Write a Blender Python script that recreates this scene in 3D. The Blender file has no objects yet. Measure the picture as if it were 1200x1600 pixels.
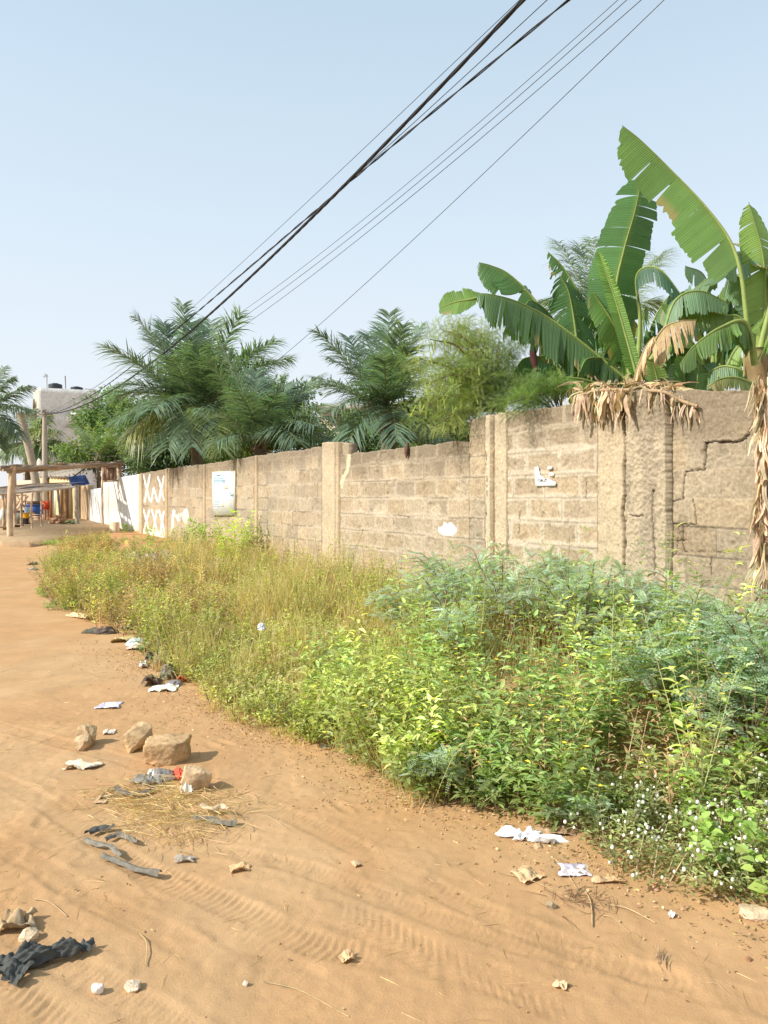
import bpy, math, random
import numpy as np

# ------------------------------------------------------------------ camera, sky, sun, exposure
scene = bpy.context.scene
COL = scene.collection
R = math.radians
FPX, CX, HY, EYE = 1180.0, 600.0, 778.0, 1.5      # focal length and horizon measured in photo pixels

cam_data = bpy.data.cameras.new("camera")
cam_data.sensor_fit = 'VERTICAL'
cam_data.sensor_height = 36.0
cam_data.lens = 36.0 * FPX / 1600.0
cam_data.shift_y = (HY - 800.0) / 1600.0
cam_data.clip_start = 0.05
cam_data.clip_end = 3000.0
cam = bpy.data.objects.new("camera", cam_data)
COL.objects.link(cam)
cam.location = (0, 0, EYE)
cam.rotation_euler = (R(90), 0, 0)
scene.camera = cam

SUN_EL, SUN_AZ = R(37), R(248)                    # azimuth clockwise from +Y: the sun stands left and slightly behind
world = bpy.data.worlds.new("World")
scene.world = world
world.use_nodes = True
wn, wl = world.node_tree.nodes, world.node_tree.links
wn.clear()
w_out = wn.new("ShaderNodeOutputWorld")
w_bg = wn.new("ShaderNodeBackground")
w_sky = wn.new("ShaderNodeTexSky")
w_sky.sky_type = 'NISHITA'
w_sky.sun_disc = False
w_sky.sun_elevation = SUN_EL
w_sky.sun_rotation = SUN_AZ
w_sky.air_density = 1.0
w_sky.dust_density = 2.2
w_sky.ozone_density = 2.2
w_bg.inputs[1].default_value = 0.125
# morning haze: the sky pales evenly, most of all low down
w_hsv = wn.new("ShaderNodeMix"); w_hsv.data_type = 'RGBA'
w_geo = wn.new("ShaderNodeTexCoord"); w_sep = wn.new("ShaderNodeSeparateXYZ"); w_ramp = wn.new("ShaderNodeValToRGB")
wl.new(w_geo.outputs["Generated"], w_sep.inputs[0]); wl.new(w_sep.outputs[2], w_ramp.inputs[0])
w_ramp.color_ramp.elements[0].position = 0.0; w_ramp.color_ramp.elements[0].color = (.93,) * 3 + (1,)
w_ramp.color_ramp.elements[1].position = 0.75; w_ramp.color_ramp.elements[1].color = (.42,) * 3 + (1,)
wl.new(w_ramp.outputs[0], w_hsv.inputs[0])
w_hc = wn.new("ShaderNodeValToRGB"); w_hs = wn.new("ShaderNodeVectorMath"); w_hs.operation = 'SCALE'; w_hs.inputs["Scale"].default_value = 10.0
wl.new(w_sep.outputs[2], w_hc.inputs[0]); wl.new(w_hc.outputs[0], w_hs.inputs[0])
w_hc.color_ramp.elements[0].position = 0.02; w_hc.color_ramp.elements[0].color = (.53, .538, .56, 1)
w_hc.color_ramp.elements[1].position = 0.60; w_hc.color_ramp.elements[1].color = (.48, .60, .655, 1)
wl.new(w_hs.outputs[0], w_hsv.inputs[7])
wl.new(w_sky.outputs[0], w_hsv.inputs[6])
wl.new(w_hsv.outputs[2], w_bg.inputs[0])
wl.new(w_bg.outputs[0], w_out.inputs[0])

sun_data = bpy.data.lights.new("sun", 'SUN')
sun_data.energy = 4.2
sun_data.angle = R(0.9)
sun_data.color = (1.0, 0.945, 0.86)
sun = bpy.data.objects.new("sun", sun_data)
COL.objects.link(sun)
sun.rotation_euler = (R(90) - SUN_EL, 0, math.pi - SUN_AZ)
sun.location = (-20, -10, 30)

scene.view_settings.view_transform = 'Standard'
scene.view_settings.look = 'None'
scene.view_settings.gamma = 1.0
scene.view_settings.exposure = 0.50
scene.render.resolution_x, scene.render.resolution_y = 768, 1024
scene.cycles.max_bounces = 6
scene.cycles.transparent_max_bounces = 6

# ------------------------------------------------------------------ small maths helpers
rng = np.random.default_rng(11)
def ss(a, b, x):
    t = np.clip((np.asarray(x, float) - a) / (b - a), 0, 1)
    return t * t * (3 - 2 * t)
def h2(i, j, seed):
    i = i.astype(np.int64).astype(np.uint32); j = j.astype(np.int64).astype(np.uint32)
    h = i * np.uint32(374761393) + j * np.uint32(668265263) + np.uint32((seed * 974711 + 12345) & 0xffffffff)
    h = (h ^ (h >> np.uint32(13))) * np.uint32(1274126177)
    h = h ^ (h >> np.uint32(16))
    return (h & np.uint32(0xffffff)).astype(float) / 0xffffff
def vn(x, y, seed=0):
    x = np.asarray(x, float); y = np.asarray(y, float)
    i = np.floor(x); j = np.floor(y); u = x - i; v = y - j
    u = u * u * (3 - 2 * u); v = v * v * (3 - 2 * v)
    a = h2(i, j, seed); b = h2(i + 1, j, seed); c = h2(i, j + 1, seed); d = h2(i + 1, j + 1, seed)
    return (a * (1 - u) + b * u) * (1 - v) + (c * (1 - u) + d * u) * v
def fbm(x, y, seed=0, o=4):
    s = 0; a = .5; t = 0
    for k in range(o):
        s = s + a * vn(x * 2 ** k + 17.3 * k, y * 2 ** k - 9.1 * k, seed + k); t += a; a *= .5
    return s / t
def nrm(v):
    v = np.asarray(v, float)
    return v / np.maximum(np.linalg.norm(v, axis=-1, keepdims=True), 1e-9)
def lerp(a, b, t):
    t = np.asarray(t)[..., None]
    return np.asarray(a) * (1 - t) + np.asarray(b) * t

# photo pixel and depth to a point in the place
def at(x, y, d):
    return np.array([(x - CX) / FPX * d, d, EYE - (y - HY) / FPX * d])
# the wall runs straight towards a vanishing point at x = -90
def wall_d(x, off=0.0): return (5.745 - off / .8633) / (.5847 + (x - CX) / FPX)   # depth of the wall's face, or of a plane off metres proud of it
def WP(x, off=0.0):
    d = wall_d(x, off)
    return np.array([(x - CX) / FPX * d, d])
WN = np.array([-.8633, -.5047, 0.0]); WT = np.array([-.5047, .8633, 0.0])
def wd(X, Y): return .8633 * (5.745 - .5847 * np.asarray(Y) - np.asarray(X))
def wz(x, y, off=0.0): return EYE - (y - HY) / FPX * wall_d(x, off)
def gz(X, Y):
    Y = np.asarray(Y, float); X = np.asarray(X, float)
    q = wd(X, Y)
    g = .25 * ss(8, 22, Y) + .24 * ss(3.2, .7, q) * ss(1.0, 4.0, Y)
    g = g + .02 * (fbm(X * .5, Y * .5, 3, 2) - .5) * 2 * ss(0, 4, Y)
    return g
def G(x, y):
    lo, hi = .5, 90.
    for _ in range(50):
        m = .5 * (lo + hi); p = at(x, y, m)
        if p[2] > gz(p[0], p[1]): lo = m
        else: hi = m
    p = at(x, y, lo); p[2] = float(gz(p[0], p[1])); return p
def pxof(P):
    P = np.asarray(P)
    return CX + FPX * P[..., 0] / P[..., 1], HY - (P[..., 2] - EYE) / P[..., 1] * FPX

# ------------------------------------------------------------------ mesh building
ORG = {}
class MB:
    def __init__(s): s.V = []; s.F = []; s.C = []; s.U = []; s.n = 0
    def add(s, v, f, c=(1, 1, 1), uv=None):
        v = np.asarray(v, float).reshape(-1, 3)
        c = np.broadcast_to(np.asarray(c, float), (len(v), 3))
        s.V.append(v); s.C.append(c)
        s.U.append(np.zeros((len(v), 3)) if uv is None else np.asarray(uv, float))
        if isinstance(f, np.ndarray): f = [f]
        elif len(f) and not isinstance(f[0], np.ndarray): f = [np.asarray([q]) for q in f]
        for q in f: s.F.append(np.atleast_2d(q) + s.n)
        s.n += len(v)
    def build(s, name, mat, parent=None, smooth=False, loc=None):
        V = np.concatenate(s.V); C = np.concatenate(s.C); U = np.concatenate(s.U)
        org = ORG[parent.name] if parent is not None else (np.zeros(3) if loc is None else np.asarray(loc, float))
        V = V - org
        idx = np.concatenate([q.reshape(-1) for q in s.F]).astype(np.int32)
        tot = np.concatenate([np.full(len(q), q.shape[1], np.int32) for q in s.F])
        st = np.concatenate([[0], np.cumsum(tot)[:-1]]).astype(np.int32)
        me = bpy.data.meshes.new(name)
        me.vertices.add(len(V)); me.vertices.foreach_set("co", V.astype(np.float32).ravel())
        me.loops.add(len(idx)); me.loops.foreach_set("vertex_index", idx)
        me.polygons.add(len(tot)); me.polygons.foreach_set("loop_start", st); me.polygons.foreach_set("loop_total", tot)
        a = me.color_attributes.new("Col", 'FLOAT_COLOR', 'POINT')
        a.data.foreach_set("color", np.concatenate([C, np.ones((len(C), 1))], 1).astype(np.float32).ravel())
        if np.any(U):
            b = me.attributes.new("uvw", 'FLOAT_VECTOR', 'POINT'); b.data.foreach_set("vector", U.astype(np.float32).ravel())
        me.update(calc_edges=True)
        if smooth: me.polygons.foreach_set("use_smooth", np.ones(len(tot), bool))
        me.materials.append(mat)
        o = bpy.data.objects.new(name, me); COL.objects.link(o)
        if parent is not None: o.parent = parent
        else: o.location = org
        ORG[o.name] = org
        return o
def tag(o, label=None, cat=None, group=None, kind=None):
    if label: o["label"] = label
    if cat: o["category"] = cat
    if group: o["group"] = group
    if kind: o["kind"] = kind
    return o
def thing(name, label, cat, loc, group=None):
    o = bpy.data.objects.new(name, None); COL.objects.link(o)
    o.location = tuple(float(q) for q in loc); o.empty_display_size = .2
    ORG[o.name] = np.asarray(loc, float)
    return tag(o, label, cat, group)
def copy_tree(o, loc, rz=0, sc=1.0, parent=None):
    c = o.copy(); COL.objects.link(c)
    if parent is not None: c.parent = parent
    else:
        c.location = tuple(loc); c.rotation_euler = (0, 0, rz); c.scale = (sc, sc, sc)
    for ch in o.children: copy_tree(ch, None, parent=c)
    return c

def tube(mb, pts, rad, sides=6, col=(1, 1, 1), cap=True):
    P = np.asarray(pts, float); n = len(P); rad = np.broadcast_to(np.asarray(rad, float), (n,))
    T = nrm(np.gradient(P, axis=0))
    ref = np.array([0, 0, 1.0]) if abs(T[0, 2]) < .9 else np.array([1.0, 0, 0])
    A = np.zeros((n, 3)); a = nrm(np.cross(T[0], ref))
    for i in range(n):
        a = nrm(a - T[i] * np.dot(a, T[i])); A[i] = a
    B = np.cross(T, A)
    th = np.arange(sides) * 2 * np.pi / sides
    V = P[:, None] + rad[:, None, None] * (np.cos(th)[None, :, None] * A[:, None] + np.sin(th)[None, :, None] * B[:, None])
    i = np.arange(n - 1)[:, None] * sides; j = np.arange(sides)[None]; k = (j + 1) % sides
    F = np.stack([i + j, i + k, i + sides + k, i + sides + j], -1).reshape(-1, 4)
    V = V.reshape(-1, 3)
    c = np.asarray(col, float)
    if c.ndim == 2: c = np.repeat(c, sides, 0)
    if cap:
        V = np.concatenate([V, P[:1], P[-1:]]); e = n * sides
        f1 = np.stack([j[0], k[0], np.full(sides, e)], -1); f2 = np.stack([(n - 1) * sides + k[0], (n - 1) * sides + j[0], np.full(sides, e + 1)], -1)
        if c.ndim == 2: c = np.concatenate([c, c[:1], c[-1:]])
        mb.add(V, [F, f1, f2], c)
    else: mb.add(V, F, c)
def box(mb, lo, hi, col=(1, 1, 1), rz=0, org=None):
    x0, y0, z0 = lo; x1, y1, z1 = hi
    v = np.array([[x0, y0, z0], [x1, y0, z0], [x1, y1, z0], [x0, y1, z0], [x0, y0, z1], [x1, y0, z1], [x1, y1, z1], [x0, y1, z1]], float)
    if rz:
        o = v.mean(0) if org is None else np.asarray(org); c, s = math.cos(rz), math.sin(rz)
        d = v - o; v = np.stack([d[:, 0] * c - d[:, 1] * s, d[:, 0] * s + d[:, 1] * c, d[:, 2]], 1) + o
    mb.add(v, np.array([[0, 3, 2, 1], [4, 5, 6, 7], [0, 1, 5, 4], [1, 2, 6, 5], [2, 3, 7, 6], [3, 0, 4, 7]]), col)
def beam(mb, a, b, w, h, col=(1, 1, 1), up=(0, 0, 1)):
    a = np.asarray(a, float); b = np.asarray(b, float); T = nrm(b - a); S = nrm(np.cross(T, up)); U = np.cross(S, T)
    v = [p + S * sx * w / 2 + U * sz * h / 2 for p in (a, b) for sx, sz in ((-1, -1), (1, -1), (1, 1), (-1, 1))]
    mb.add(np.array(v), np.array([[0, 1, 2, 3], [7, 6, 5, 4], [0, 4, 5, 1], [1, 5, 6, 2], [2, 6, 7, 3], [3, 7, 4, 0]]), col)
def crom(pts, n):
    P = np.asarray(pts, float); P = np.concatenate([[2 * P[0] - P[1]], P, [2 * P[-1] - P[-2]]])
    t = np.linspace(0, len(P) - 3 - 1e-6, n); i = t.astype(int); u = (t - i)[:, None]
    a, b, c, d = P[i], P[i + 1], P[i + 2], P[i + 3]
    return .5 * ((2 * b) + (-a + c) * u + (2 * a - 5 * b + 4 * c - d) * u ** 2 + (-a + 3 * b - 3 * c + d) * u ** 3)
def rvec(n, zmin=-1, zmax=1):
    z = rng.uniform(zmin, zmax, n); a = rng.uniform(0, 2 * np.pi, n); r = np.sqrt(np.maximum(0, 1 - z * z))
    return np.stack([r * np.cos(a), r * np.sin(a), z], 1)
def cvar(base, n, v=.15, hv=.06):
    c = np.asarray(base, float) * np.ones((n, 1))
    return np.clip(c * rng.lognormal(0, v, (n, 1)) * rng.lognormal(0, hv, (n, 3)), .005, .95)
def perp(D):
    D = nrm(D); r = nrm(rng.normal(size=D.shape)); return nrm(np.cross(D, r))
def rhomb(mb, P, D, S, L, W, col, fold=.15, bend=.1, wide=.45):
    n = len(P); D = nrm(D); S = nrm(S); N = np.cross(S, D)
    L = np.broadcast_to(L, n)[:, None]; W = np.broadcast_to(W, n)[:, None]
    v = np.stack([P, P + D * L * wide + S * W / 2 + N * W * fold, P + D * L - N * L * bend, P + D * L * wide - S * W / 2 + N * W * fold], 1)
    i = np.arange(n)[:, None] * 4
    mb.add(v.reshape(-1, 3), i + np.arange(4)[None], np.repeat(np.broadcast_to(col, (n, 3)), 4, 0))
def leaf(mb, P, D, S, L, W, col, fold=.2, bend=.25):
    n = len(P); D = nrm(D); S = nrm(S); N = np.cross(S, D)
    L = np.broadcast_to(L, n)[:, None]; W = np.broadcast_to(W, n)[:, None]; bend = np.broadcast_to(bend, n)[:, None]
    q = lambda t, s, f: P + D * L * t + S * W * s / 2 + N * (W * f * abs(s) - L * bend * t * t)
    v = np.stack([P, q(.5, 0, 0), q(1, 0, 0), q(.28, .9, fold), q(.62, .8, fold), q(.28, -.9, fold), q(.62, -.8, fold)], 1)
    i = np.arange(n)[:, None] * 7
    F4 = np.concatenate([i + np.array([[0, 1, 4, 3]]), i + np.array([[0, 5, 6, 1]])])
    F3 = np.concatenate([i + np.array([[1, 2, 4]]), i + np.array([[1, 6, 2]])])
    mb.add(v.reshape(-1, 3), [F4, F3], np.repeat(np.broadcast_to(col, (n, 3)), 7, 0))
DOWN = np.array([0, 0, -1.0])
def blades(mb, P, D, S, L, W, bend, col, rows=(0, .35, .7, 1), wid=(.7, 1, .7, .05), tipcol=None, twist=0):
    n = len(P); D = nrm(D); S = nrm(S)
    L = np.broadcast_to(L, n)[:, None]; W = np.broadcast_to(W, n)[:, None]; bend = np.broadcast_to(bend, n)[:, None]
    vs = []; cs = []; col = np.broadcast_to(col, (n, 3)); N = np.cross(S, D)
    for t, w in zip(rows, wid):
        c = P + D * L * t + DOWN * L * bend * t * t
        Sx = nrm(S * math.cos(twist * t) + N * math.sin(twist * t))
        vs += [c - Sx * W * w / 2, c + Sx * W * w / 2]
        cc = col if tipcol is None else col * (1 - t) + np.asarray(tipcol) * t
        cs += [cc, cc]
    m = len(rows); v = np.stack(vs, 1); i = np.arange(n)[:, None] * (2 * m)
    F = np.concatenate([i + np.array([[2 * k, 2 * k + 1, 2 * k + 3, 2 * k + 2]]) for k in range(m - 1)])
    mb.add(v.reshape(-1, 3), F, np.stack(cs, 1).reshape(-1, 3))
def sprigs(mb, P, D, S, L, pairs, ll, lw, col, droop=.25, ang=.35, rach=(.14, .12, .04), lv=.1, wide=.5, rw=.006):
    n = len(P); D = nrm(D); S = nrm(S); L = np.broadcast_to(L, n)
    col = np.broadcast_to(col, (n, 3))
    t = (np.arange(pairs) + .7) / pairs
    sz = np.sin(np.pi * (.12 + .8 * t)) ** .5
    for sg in (-1, 1):
        c = P[:, None] + D[:, None] * (L[:, None] * t[None])[..., None] + DOWN * (L[:, None] * droop * t[None] ** 2)[..., None]
        dd = D[:, None] * ang + sg * S[:, None] + DOWN * (droop * .5 * t)[None, :, None] + rng.normal(0, .07, (n, pairs, 3))
        sd = np.broadcast_to(D[:, None], dd.shape)
        lc = np.repeat(col, pairs, 0) * rng.lognormal(0, lv, (n * pairs, 1))
        rhomb(mb, c.reshape(-1, 3), dd.reshape(-1, 3), sd.reshape(-1, 3), (ll * np.tile(sz, n)), (lw * np.tile(sz, n)), lc, fold=0, bend=.1, wide=wide)
    blades(mb, P, D, S, L, rw, droop, rach, rows=(0, .5, 1), wid=(1, .8, .4))

# ------------------------------------------------------------------ materials (all procedural)
def mat_base(name):
    m = bpy.data.materials.new(name); m.use_nodes = True
    nt = m.node_tree; nt.nodes.clear()
    out = nt.nodes.new("ShaderNodeOutputMaterial"); b = nt.nodes.new("ShaderNodeBsdfPrincipled")
    nt.links.new(b.outputs[0], out.inputs[0])
    return m, nt, b, out
def mat_col(name, rough=.85, spec=.25, vary=.25, scale=8.0, bumps=((60, .3, .01),), transl=0.0, metallic=0.0, pleat=0.0, sheen=0):
    """surface coloured by its own Col attribute, broken up by world-scale noise and bump"""
    m, nt, b, out = mat_base(name)
    N, Lk = nt.nodes, nt.links
    at_ = N.new("ShaderNodeAttribute"); at_.attribute_name = "Col"
    geo = N.new("ShaderNodeNewGeometry")
    noi = N.new("ShaderNodeTexNoise"); noi.inputs["Scale"].default_value = scale; noi.inputs["Detail"].default_value = 5
    noi.inputs["Roughness"].default_value = .65
    Lk.new(geo.outputs["Position"], noi.inputs["Vector"])
    mr = N.new("ShaderNodeMapRange"); mr.inputs[1].default_value = .25; mr.inputs[2].default_value = .75
    mr.inputs[3].default_value = 1 - vary; mr.inputs[4].default_value = 1 + vary
    Lk.new(noi.outputs[0], mr.inputs[0])
    mul = N.new("ShaderNodeVectorMath"); mul.operation = 'SCALE'
    Lk.new(at_.outputs["Color"], mul.inputs[0]); Lk.new(mr.outputs[0], mul.inputs["Scale"])
    colout = mul.outputs[0]
    nrmout = None
    if pleat:
        ua = N.new("ShaderNodeAttribute"); ua.attribute_name = "uvw"
        wv = N.new("ShaderNodeTexWave"); wv.inputs["Scale"].default_value = pleat; wv.inputs["Distortion"].default_value = .6
        wv.inputs["Detail"].default_value = 1.5
        Lk.new(ua.outputs["Vector"], wv.inputs["Vector"])
        m2 = N.new("ShaderNodeMapRange"); m2.inputs[3].default_value = .90; m2.inputs[4].default_value = 1.08
        Lk.new(wv.outputs["Fac"], m2.inputs[0])
        mu2 = N.new("ShaderNodeVectorMath"); mu2.operation = 'SCALE'
        Lk.new(colout, mu2.inputs[0]); Lk.new(m2.outputs[0], mu2.inputs["Scale"]); colout = mu2.outputs[0]
        bp = N.new("ShaderNodeBump"); bp.inputs["Strength"].default_value = .35; bp.inputs["Distance"].default_value = .006
        Lk.new(wv.outputs["Fac"], bp.inputs["Height"]); nrmout = bp.outputs[0]
    for sc, st, dist in bumps:
        n2 = N.new("ShaderNodeTexNoise"); n2.inputs["Scale"].default_value = sc; n2.inputs["Detail"].default_value = 4
        n2.inputs["Roughness"].default_value = .7
        Lk.new(geo.outputs["Position"], n2.inputs["Vector"])
        bp = N.new("ShaderNodeBump"); bp.inputs["Strength"].default_value = st; bp.inputs["Distance"].default_value = dist
        Lk.new(n2.outputs[0], bp.inputs["Height"])
        if nrmout is not None: Lk.new(nrmout, bp.inputs["Normal"])
        nrmout = bp.outputs[0]
    Lk.new(colout, b.inputs["Base Color"])
    b.inputs["Roughness"].default_value = rough
    b.inputs["Specular IOR Level"].default_value = spec
    b.inputs["Metallic"].default_value = metallic
    if nrmout is not None: Lk.new(nrmout, b.inputs["Normal"])
    if transl:
        tr = N.new("ShaderNodeBsdfTranslucent"); mx = N.new("ShaderNodeMixShader"); mx.inputs[0].default_value = transl
        tc = N.new("ShaderNodeVectorMath"); tc.operation = 'MULTIPLY'; tc.inputs[1].default_value = (1.5, 1.55, .6)
        Lk.new(colout, tc.inputs[0]); Lk.new(tc.outputs[0], tr.inputs[0])
        Lk.new(b.outputs[0], mx.inputs[1]); Lk.new(tr.outputs[0], mx.inputs[2]); Lk.new(mx.outputs[0], out.inputs[0])
    return m
M_ground = mat_col("sandy_earth", .95, .1, .13, 3.0, ((30, .2, .008), (110, .5, .006), (400, .6, .004)))
M_block = mat_col("sandcrete_block", .95, .08, .30, 45.0, ((60, .6, .008), (200, .9, .005)))
M_white = mat_col("whitewash", .8, .2, .07, 4.0, ((60, .4, .004),))
M_conc = mat_col("aged_concrete", .9, .15, .22, 5.0, ((70, .3, .004),))
M_wood = mat_col("weathered_wood", .85, .15, .3, 12.0, ((50, .6, .006),))
M_leaf = mat_col("weed_leaf", .6, .3, .22, 7.0, (), transl=.42)
M_tree = mat_col("tree_leaf", .5, .35, .2, 1.5, (), transl=.38)
M_palm = mat_col("palm_leaflet", .40, .5, .15, 2.0, (), transl=.32)
M_ban = mat_col("banana_blade", .42, .45, .14, 3.0, (), transl=.30, pleat=17.0)
M_grass = mat_col("dry_grass", .75, .2, .2, 2.5, (), transl=.40)
M_dry = mat_col("dried_leaf", .85, .1, .25, 25.0, ((80, .4, .004),), transl=.15)
M_stem = mat_col("plant_stem", .6, .3, .2, 20.0, ((60, .3, .004),))
M_rock = mat_col("broken_rock", .92, .12, .28, 30.0, ((28, .8, .012), (120, .8, .006)))
M_plas = mat_col("thin_plastic", .62, .10, .25, 40.0, ((60, .5, .004),))
M_cloth = mat_col("paper_and_cloth", .85, .15, .12, 20.0, ((40, .3, .004),))
M_cable = mat_col("cable_rubber", .6, .3, .1, 3.0, ())
M_paint = mat_col("painted_board", .6, .3, .08, 6.0, ())
M_tank = mat_col("tank_plastic", .5, .4, .1, 3.0, ())
# ------------------------------------------------------------------ ground: one sheet to the horizon
def axis(lo, hi, step, out_lo, out_hi, gr=1.09):
    a = list(np.arange(lo, hi, step)); s = step; x = a[0]; L = []
    while x > out_lo:
        s *= gr; x -= s; L.append(x)
    s = step; x = a[-1]; Rr = []
    while x < out_hi:
        s *= gr; x += s; Rr.append(x)
    return np.array(L[::-1] + a + Rr)
gx = axis(-2.4, 3.0, .010, -600, 600, 1.035)
gy = axis(1.85, 5.4, .010, -30, 1500, 1.022)
X, Y = np.meshgrid(gx, gy)
Z = gz(X, Y)
near = ss(9, 5, Y) * ss(8, 5, np.abs(X))
Z += near * (.008 * (fbm(X * 2.2, Y * 2.2, 21, 3) - .5) + .005 * (fbm(X * 11, Y * 11, 25, 3) - .5) + .005 * (fbm(X * 34, Y * 34, 28, 2) - .5))
# soft scuffs and lumps
lump = fbm(X * 6 + 3, Y * 7, 61, 2); Z += near * .004 * ss(.58, .72, lump)
def poly_world(px): return np.array([G(x, y)[:2] for x, y in px])
def dist_path(pts, X, Y):
    P = crom(np.concatenate([pts, np.zeros((len(pts), 1))], 1), 10 * len(pts))[:, :2]
    best = np.full(X.shape, 9.); U = np.zeros(X.shape); Sg = np.zeros(X.shape); acc = 0
    for a, b in zip(P[:-1], P[1:]):
        d = b - a; l = np.hypot(*d)
        if l < 1e-6: continue
        d = d / l; rx = X - a[0]; ry = Y - a[1]
        t = np.clip(rx * d[0] + ry * d[1], 0, l); cx = rx - d[0] * t; cy = ry - d[1] * t
        q = np.hypot(cx, cy); s = rx * d[1] - ry * d[0]; k = q < best
        best = np.where(k, q, best); U = np.where(k, acc + t, U); Sg = np.where(k, s, Sg); acc += l
    return best, U, Sg, acc
tracks = [
    ([(-60, 1290), (30, 1337), (80, 1365), (140, 1403), (240, 1450), (330, 1500)], .055, .022, .010, .4),
    ([(160, 1330), (290, 1385), (370, 1420), (490, 1475), (620, 1502)], .065, .032, .012, .2),
    ([(470, 1400), (560, 1440), (665, 1492), (760, 1540), (860, 1605)], .085, .036, .013, .8),
    ([(640, 1480), (740, 1520), (830, 1552), (950, 1600)], .075, .034, .011, -.8),
    ([(-40, 1400), (60, 1480), (200, 1560), (330, 1640)], .060, .025, .010, .3),
    ([(-80, 1500), (30, 1570), (120, 1640)], .08, .035, .014, .5),
    ([(300, 1320), (480, 1360), (640, 1420), (900, 1500), (1250, 1560)], .055, .026, .006, .3),
    ([(-40, 1200), (60, 1250), (180, 1330), (330, 1440), (520, 1560)], .06, .03, .006, .3),
    ([(-60, 1120), (200, 1190), (420, 1260), (700, 1400), (1000, 1520), (1300, 1600)], .06, .03, .005, .3),
]
sel = (Y > 1.7) & (Y < 6.2) & (np.abs(X) < 3.4)
Xs, Ys = X[sel], Y[sel]; add = np.zeros(Xs.shape)
for pts, hw, pitch, depth, chev in tracks:
    d_, u_, s_, tot = dist_path(poly_world(pts), Xs, Ys)
    inside = ss(hw * 1.15, hw * .8, d_) * ss(0, .2, u_) * ss(tot, tot - .2, u_)
    patch = ss(.22, .50, fbm(u_ * 2.3, np.full(u_.shape, hw * 40), 71, 2))
    tread = np.sin(2 * np.pi * (u_ / pitch + chev * np.abs(s_) / pitch))
    tread = np.clip(tread * 1.8, -1, 1)
    add += .52 * inside * patch * (-.005 + depth * .5 * tread) + .0015 * ss(hw * .5, 0, np.abs(d_ - hw * 1.25)) * patch
for k in range(46):                                    # shoe scuffs and dents
    fx, fy = rng.uniform(-2.2, 2.6), rng.uniform(1.95, 5.0); a = rng.uniform(0, 3.14); ca, sa = math.cos(a), math.sin(a)
    u_ = ((Xs - fx) * ca + (Ys - fy) * sa) / rng.uniform(.05, .11); v_ = (-(Xs - fx) * sa + (Ys - fy) * ca) / rng.uniform(.02, .04)
    q = u_ * u_ + v_ * v_
    add += rng.uniform(.002, .006) * (-np.exp(-q) + .5 * np.exp(-((np.sqrt(q) - 1.5) ** 2) * 4))
road = ss(2.3, 3.2, wd(Xs, Ys)); Z[sel] += add * road
# colours: pale orange sand, browner littered soil at the foot of the weeds, redder earth by the compound
q = wd(X, Y)
C = lerp((.485, .300, .150), (.465, .272, .128), fbm(X * .7, Y * .7, 5, 4))
C = lerp(C, (.505, .335, .180), .6 * ss(.5, .75, fbm(X * 1.7 + 5, Y * 1.3, 8, 3)))
C = lerp(C, (.36, .225, .12), .12 * ss(3.3, 2.4, q + .5 * (fbm(X * 3, Y * 3, 9, 3) - .5)) * ss(-1, .2, q))
C = lerp(C, (.50, .26, .12), .7 * ss(14, 18, Y) * ss(2.6, 1.5, q) * ss(-1, 0, q))
spk = ss(.70, .80, fbm(X * 45, Y * 45, 30, 2)) * near
C = lerp(C, (.40, .25, .14), .35 * spk)
mb = MB()
ny, nx = X.shape
i = (np.arange(ny - 1)[:, None] * nx + np.arange(nx - 1)[None]).reshape(-1)
mb.add(np.stack([X, Y, Z], -1).reshape(-1, 3), np.stack([i, i + 1, i + nx + 1, i + nx], 1), C.reshape(-1, 3))
ground = tag(mb.build("ground", M_ground, smooth=True), kind="structure")

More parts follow.
